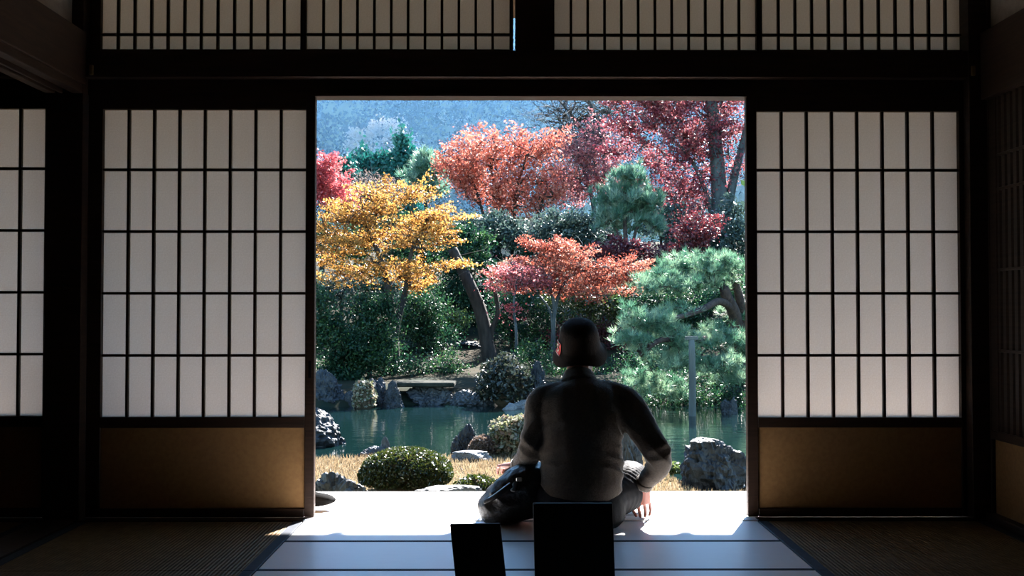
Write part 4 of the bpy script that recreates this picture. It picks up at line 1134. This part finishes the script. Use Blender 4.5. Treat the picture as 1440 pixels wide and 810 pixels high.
# trousers
tr = [tube([(Px, 4.03, .03), (Px, 4.03, .10), (Px, 4.03, .17)], [(.185, .15), (.18, .145), (.15, .118)], n=24, sub=4)]
for h_, k_, a_, s_ in ((hip_r, kn_r, an_r, 1), (hip_l, kn_l, an_l, -1)):
    mid = tuple((Vector(h_) + Vector(k_)) / 2 + Vector((s_ * .05, 0, .01)))
    tr.append(tube([h_, mid, k_], [.098, .098, .080], n=18, sub=5))
    tr.append(tube([k_, tuple((Vector(k_) + Vector(a_)) / 2), a_], [.078, .065, .052], n=16, sub=5))
def tr_post(co, nr):
    co = folds(co, nr, [((hip_r[0] + .06, 4.16, .15), .10, (.25, .9, .35), .026, .008), (kn_r, .10, (.3, .8, .5), .028, .007), (kn_l, .10, (-.3, .8, .5), .03, .006), ((hip_l[0] - .06, 4.16, .15), .10, (-.25, .9, .35), .03, .006)], .003, 4.2)
    co[:, 2] = np.maximum(co[:, 2], .0015)
    return co
fuse('trousers', tr, .0075, 4, 'trouser_cloth', person, tr_post)
# bucket hat, tipped to one side
def lathe(prof, seg, c, rot, wob=0.0, sx=1.0, sy=1.12):
    V, Fc = [], []
    for r, z in prof:
        for j in range(seg):
            a = 2 * math.pi * j / seg
            k_ = 1 + wob * (max(0, r - .085) * 14) * math.sin(2 * a + 1.0) + .012 * math.sin(5 * a + z * 40)
            V.append(tuple(Vector(c) + rot @ Vector((r * k_ * sx * math.cos(a), r * k_ * sy * math.sin(a), z + (wob * .16 * math.sin(3 * a + .5) if r > .1 else 0)))))
    m_ = len(prof)
    for i in range(m_ - 1):
        for j in range(seg):
            Fc.append((i * seg + j, i * seg + (j + 1) % seg, (i + 1) * seg + (j + 1) % seg, (i + 1) * seg + j))
    Fc.append(tuple(range(seg - 1, -1, -1)))
    return np.array(V), Fc
hrot = Matrix.Rotation(math.radians(-5), 3, 'Y') @ Matrix.Rotation(math.radians(25), 3, 'X')
prof = [(.001, .113), (.030, .113), (.054, .107), (.070, .095), (.078, .074), (.083, .045), (.0865, .015), (.0875, .004), (.091, -.006), (.100, -.022), (.110, -.037), (.1115, -.0395), (.109, -.0405), (.098, -.024), (.087, -.006), (.083, .004), (.078, .05), (.05, .095)]
hatc = Vector((hc.x - .001, hc.y - .008, hc.z + .003))
v, f = lathe(prof, 48, hatc, hrot, wob=.10)
hat = mesh('hat', v, f, 'hat_felt', person, smooth=True)
ss = hat.modifiers.new('s', 'SUBSURF'); ss.levels = ss.render_levels = 1
# small red cloth label on the crown with a pale stitched mark
def on_hat(a, z, off):
    r = np.interp(z, [-.037, -.022, -.006, .004, .015, .045, .074], [.110, .100, .091, .0875, .0865, .083, .078]) + off
    return tuple(hatc + hrot @ Vector((r * math.cos(a), r * 1.12 * math.sin(a), z)))
a0, a1 = math.radians(178), math.radians(206)
V, Fc = [], []
for j in range(5):
    for z in (-.014, .004, .02, .040):
        V.append(on_hat(a0 + (a1 - a0) * j / 4, z, .0035))
Fc = [(j * 4 + i, j * 4 + i + 1, j * 4 + i + 5, j * 4 + i + 4) for j in range(4) for i in range(3)]
mesh('label_patch', V, Fc, 'red_cloth', hat)
def stroke(P, r=.0016):
    pts = [on_hat(a0 + (a1 - a0) * u, z + .013, .0055) for u, z in P]
    return tube(pts, [r] * len(pts), n=6, sub=3)
v, f = joinvf([stroke([(.28, .0255), (.72, .0255)]), stroke([(.06, -.025), (.94, -.025)]), stroke([(.06, .025), (.94, .025)]),
               stroke([(.72, .013), (.45, .015), (.34, .008), (.5, .001), (.68, -.005), (.58, -.013), (.32, -.013)], .0022)])
mesh('stitched_mark', v, f, 'white_thread', hat)

# ------------------------------------------------------------------ bag beside the person
bc = at(716, 700, 4.08)
bag = empty('shoulder_bag', (bc.x, 4.08, 0), 'black soft leather bag slumped on the mat beside the seated person', 'bag')
def bag_shape():
    V, Fc = [], []
    seg, rings = 48, 26
    for i in range(rings + 1):
        th = math.pi * i / rings
        for j in range(seg):
            ph = 2 * math.pi * j / seg
            sg = lambda t, e: math.copysign(abs(t) ** e, t)
            x = .145 * sg(math.sin(th), .7) * sg(math.cos(ph), .75)
            y_ = .10 * sg(math.sin(th), .7) * sg(math.sin(ph), .8)
            z = .118 * sg(math.cos(th), .8)
            lean = max(0, z + .03)
            x = x * (1 - 1.6 * lean) + lean * .38
            z = z + .018 * math.sin(x * 18)
            n_ = .010 * noise.noise(Vector((x, y_, z)) * 16) + .006 * noise.noise(Vector((x, y_, z)) * 38)
            V.append((bc.x + .012 + x * (1 + n_ * 3), 4.08 + y_ * (1 + n_ * 6), max(.002, .112 + z + n_)))
    for i in range(rings):
        for j in range(seg):
            Fc.append((i * seg + j, (i + 1) * seg + j, (i + 1) * seg + (j + 1) % seg, i * seg + (j + 1) % seg))
    return V, Fc
fuse('bag_body', [bag_shape()], .006, 3, 'bag_leather', bag, lambda co, nr: folds(co, nr, [(A(695, 700, 3.98), .06, (.7, 0, .7), .06, .004), (A(725, 690, 3.98), .06, (-.4, 0, .9), .06, .004)], .002, 8))
def band(P, w_, th, m, name, parent, side):
    v, f = tube(P, [(w_, th)] * len(P), n=10, sub=6, side=side)
    return mesh(name, v, f, m, parent, smooth=True)
fl = band([A(684, 703, 3.985), A(694, 697, 3.972), A(706, 688, 3.968), A(717, 680, 3.975)], .004, .004, 'steel', 'zipper', bag, (0, 0, 1))
band([A(681, 706, 3.985), A(694, 700, 3.966), A(706, 692, 3.962), A(719, 683, 3.968)], .010, .004, 'bag_leather', 'pocket_flap', bag, (.5, 0, .86))
st = band([A(722, 690, 3.97), A(727, 676, 3.995), A(736, 665, 4.03), A(752, 658, 4.06), A(770, 668, 4.05)], .014, .004, 'bag_strap', 'strap', bag, (.8, 0, .5))
box('buckle', *(lambda q: (q[0] - .012, q[0] + .012, q[1] - .006, q[1] + .001, q[2] - .008, q[2] + .008))(A(730, 674, 3.985)), 'steel', st, .003)

# ------------------------------------------------------------------ two small black boards standing on the mats
def board(label, x0, x1, x2, x3, ytop, ytop2, Y, lean):
    """upright board: top edge x0..x1, bottom of frame x2..x3 at y 810"""
    a, b_ = at(x0, ytop, Y + lean), at(x1, ytop2, Y + lean)
    c, d_ = at(x2, 810, Y), at(x3, 810, Y)
    def down(t, q):
        k_ = (t.z - .02) / (t.z - q.z)
        return t + (q - t) * k_
    c, d_ = down(a, c), down(b_, d_)
    root = empty('standing_board', ((c.x + d_.x) / 2, c.y, 0), label, 'board')
    nrm = (b_ - a).cross(c - a).normalized()
    if nrm.y < 0: nrm = -nrm
    th = .018
    V = [c, d_, b_, a] + [q + nrm * th for q in (c, d_, b_, a)]
    o = mesh('board', [tuple(q) for q in V], [(0, 1, 2, 3), (7, 6, 5, 4), (0, 4, 5, 1), (1, 5, 6, 2), (2, 6, 7, 3), (3, 7, 4, 0)], 'black_lacquer', root)
    bv = o.modifiers.new('b', 'BEVEL'); bv.width = .003; bv.segments = 2
    for t in (.14, .86):
        q = c.lerp(d_, t)
        box('foot', q.x - .014, q.x + .014, q.y - .05, q.y + .075, 0, .024, 'black_lacquer', root, .003)
    return root
board('larger black board standing on the mats behind the seated person', 749.5, 861.5, 752, 865, 708, 708, 2.95, .0)
board('smaller tilted black board standing on the mats behind the bag', 632.5, 703.5, 640, 711.5, 737, 736, 3.05, .02)

# ------------------------------------------------------------------ person resting on the veranda behind the screen, legs stretched along it
tx = at(471, 703, 4.31).x                  # toe of the near foot
sx = at(100, 600, 4.42).x                  # torso sits behind the corner post
walker = empty('person', (sx, 4.55, 0), 'person sitting behind the paper screen, only a dark-socked foot showing on the veranda', 'person')
HIPZ = .10
legs = [(Vector((sx + .05, 4.46, HIPZ)), Vector((tx - .50, 4.37, .10)), Vector((tx - .205, 4.33, .055)), Vector((tx, 4.342, .042))),
        (Vector((sx + .06, 4.64, HIPZ)), Vector((sx + .30, 4.92, .10)), Vector((sx + .34, 4.99, -.30)), Vector((sx + .40, 5.17, -.40)))]
def V3(x, y_, z): return (sx + x, 4.55 + y_, z)
bd = [tube([V3(.0, 0, .08), V3(-.01, 0, .22), V3(.0, 0, .40), V3(.02, 0, .53), V3(.03, 0, .60)], [(.10, .13), (.085, .12), (.09, .145), (.085, .155), (.05, .06)], n=16, sub=4),
      tube([V3(.03, 0, .58), V3(.045, 0, .67)], [.055, .052], n=12, sub=3), ellipsoid(V3(.055, 0, .745), (.092, .075, .112)), ellipsoid(V3(.08, 0, .695), (.06, .055, .065)),
      tube([V3(.14, 0, .75), V3(.16, 0, .72), V3(.15, 0, .708)], [.009, .013, .009], n=8, sub=2)]
jk = [tube([V3(0, 0, .08), V3(-.01, 0, .2), V3(.0, 0, .40), V3(.02, 0, .54), V3(.03, 0, .61)], [(.125, .17), (.115, .16), (.115, .175), (.105, .18), (.065, .075)], n=20, sub=4)]
for s_ in (-1, 1):
    bd.append(ellipsoid(V3(.04, s_ * .077, .73), (.018, .011, .03)))
    sh, el, wr = V3(.01, s_ * .16, .53), V3(.04, s_ * .2, .29), V3(.21, s_ * .10, .24)
    bd.append(tube([sh, el], [.045, .037], n=10, sub=3)); bd.append(tube([el, wr], [.036, .027], n=10, sub=3))
    jk.append(tube([V3(.01, s_ * .10, .54), sh, el], [.06, .062, .052], n=14, sub=4)); jk.append(tube([el, wr], [.052, .04], n=14, sub=4))
    hd = Vector(wr) + Vector((.075, -s_ * .02, -.01))
    bd.append(tube([wr, tuple(hd)], [(.028, .018), (.036, .014)], n=10, sub=3, side=(0, 1, 0)))
    for i_ in range(4):
        q = hd + Vector((0, -.024 + .016 * i_, 0))
        bd.append(finger([tuple(q), tuple(q + Vector((.03, 0, .002))), tuple(q + Vector((.055, 0, -.012))), tuple(q + Vector((.068, 0, -.028)))], .0085, .007))
    q = Vector(wr) + Vector((.03, -s_ * .03, 0))
    bd.append(finger([tuple(q), tuple(q + Vector((.02, -s_ * .018, 0))), tuple(q + Vector((.042, -s_ * .024, -.004))), tuple(q + Vector((.06, -s_ * .022, -.01)))], .0095, .008))
tw = [tube([V3(-.01, 0, .075), V3(0, 0, .16)], [(.125, .165), (.115, .15)], n=18, sub=3)]
for h_, k_, a_, t_ in legs:
    bd.append(tube([tuple(h_), tuple(k_), tuple(a_)], [.075, .05, .033], n=12, sub=5))
    lo_ = a_ + (k_ - a_) * .2
    tw.append(tube([tuple(h_), tuple((h_ + k_) / 2), tuple(k_), tuple((k_ + lo_) / 2), tuple(lo_)], [.092, .088, .072, .062, .055], n=16, sub=5))
fuse('body', bd, .0055, 2, 'skin', walker)
def tw_post(co, nr):
    co = folds(co, nr, [(tuple(l[1]), .12, (1, 0, .3), .05, .006) for l in legs], .003, 9)
    co[:, 2] = np.where(co[:, 1] < 4.76, np.maximum(co[:, 2], .0015), co[:, 2])
    return co
fuse('trousers', tw, .009, 4, 'trouser_cloth', walker, tw_post)
fuse('jacket', jk, .009, 4, 'trouser_cloth', walker, lambda co, nr: folds(co, nr, [], .004, 12))
fuse('hair', [ellipsoid(V3(.04, 0, .775), (.094, .083, .098))], .008, 2, 'grey_hair', walker)
for h_, k_, a_, t_ in legs:
    up = (k_ - a_).normalized()
    fw = (t_ - a_)
    heel = Vector((a_.x - .01, a_.y, .038)) - fw.normalized() * .02
    heel.z = .038 if a_.z > 0 else a_.z - .04
    side = (0, 1, 0)
    mid = a_.lerp(t_, .45) + (heel - a_) * .18
    sh = [tube([tuple(a_ + up * .10), tuple(a_ + up * .02), tuple(heel)], [.040, .042, .034], n=14, sub=4),
          tube([tuple(heel.lerp(a_, .35)), tuple(mid), tuple(a_.lerp(t_, .82)), tuple(t_ - fw.normalized() * .012)], [(.036, .036), (.042, .036), (.043, .023), (.028, .012)], n=14, sub=5, side=side)]
    so = fuse('sock', sh, .005, 3, 'sock_cloth', walker)
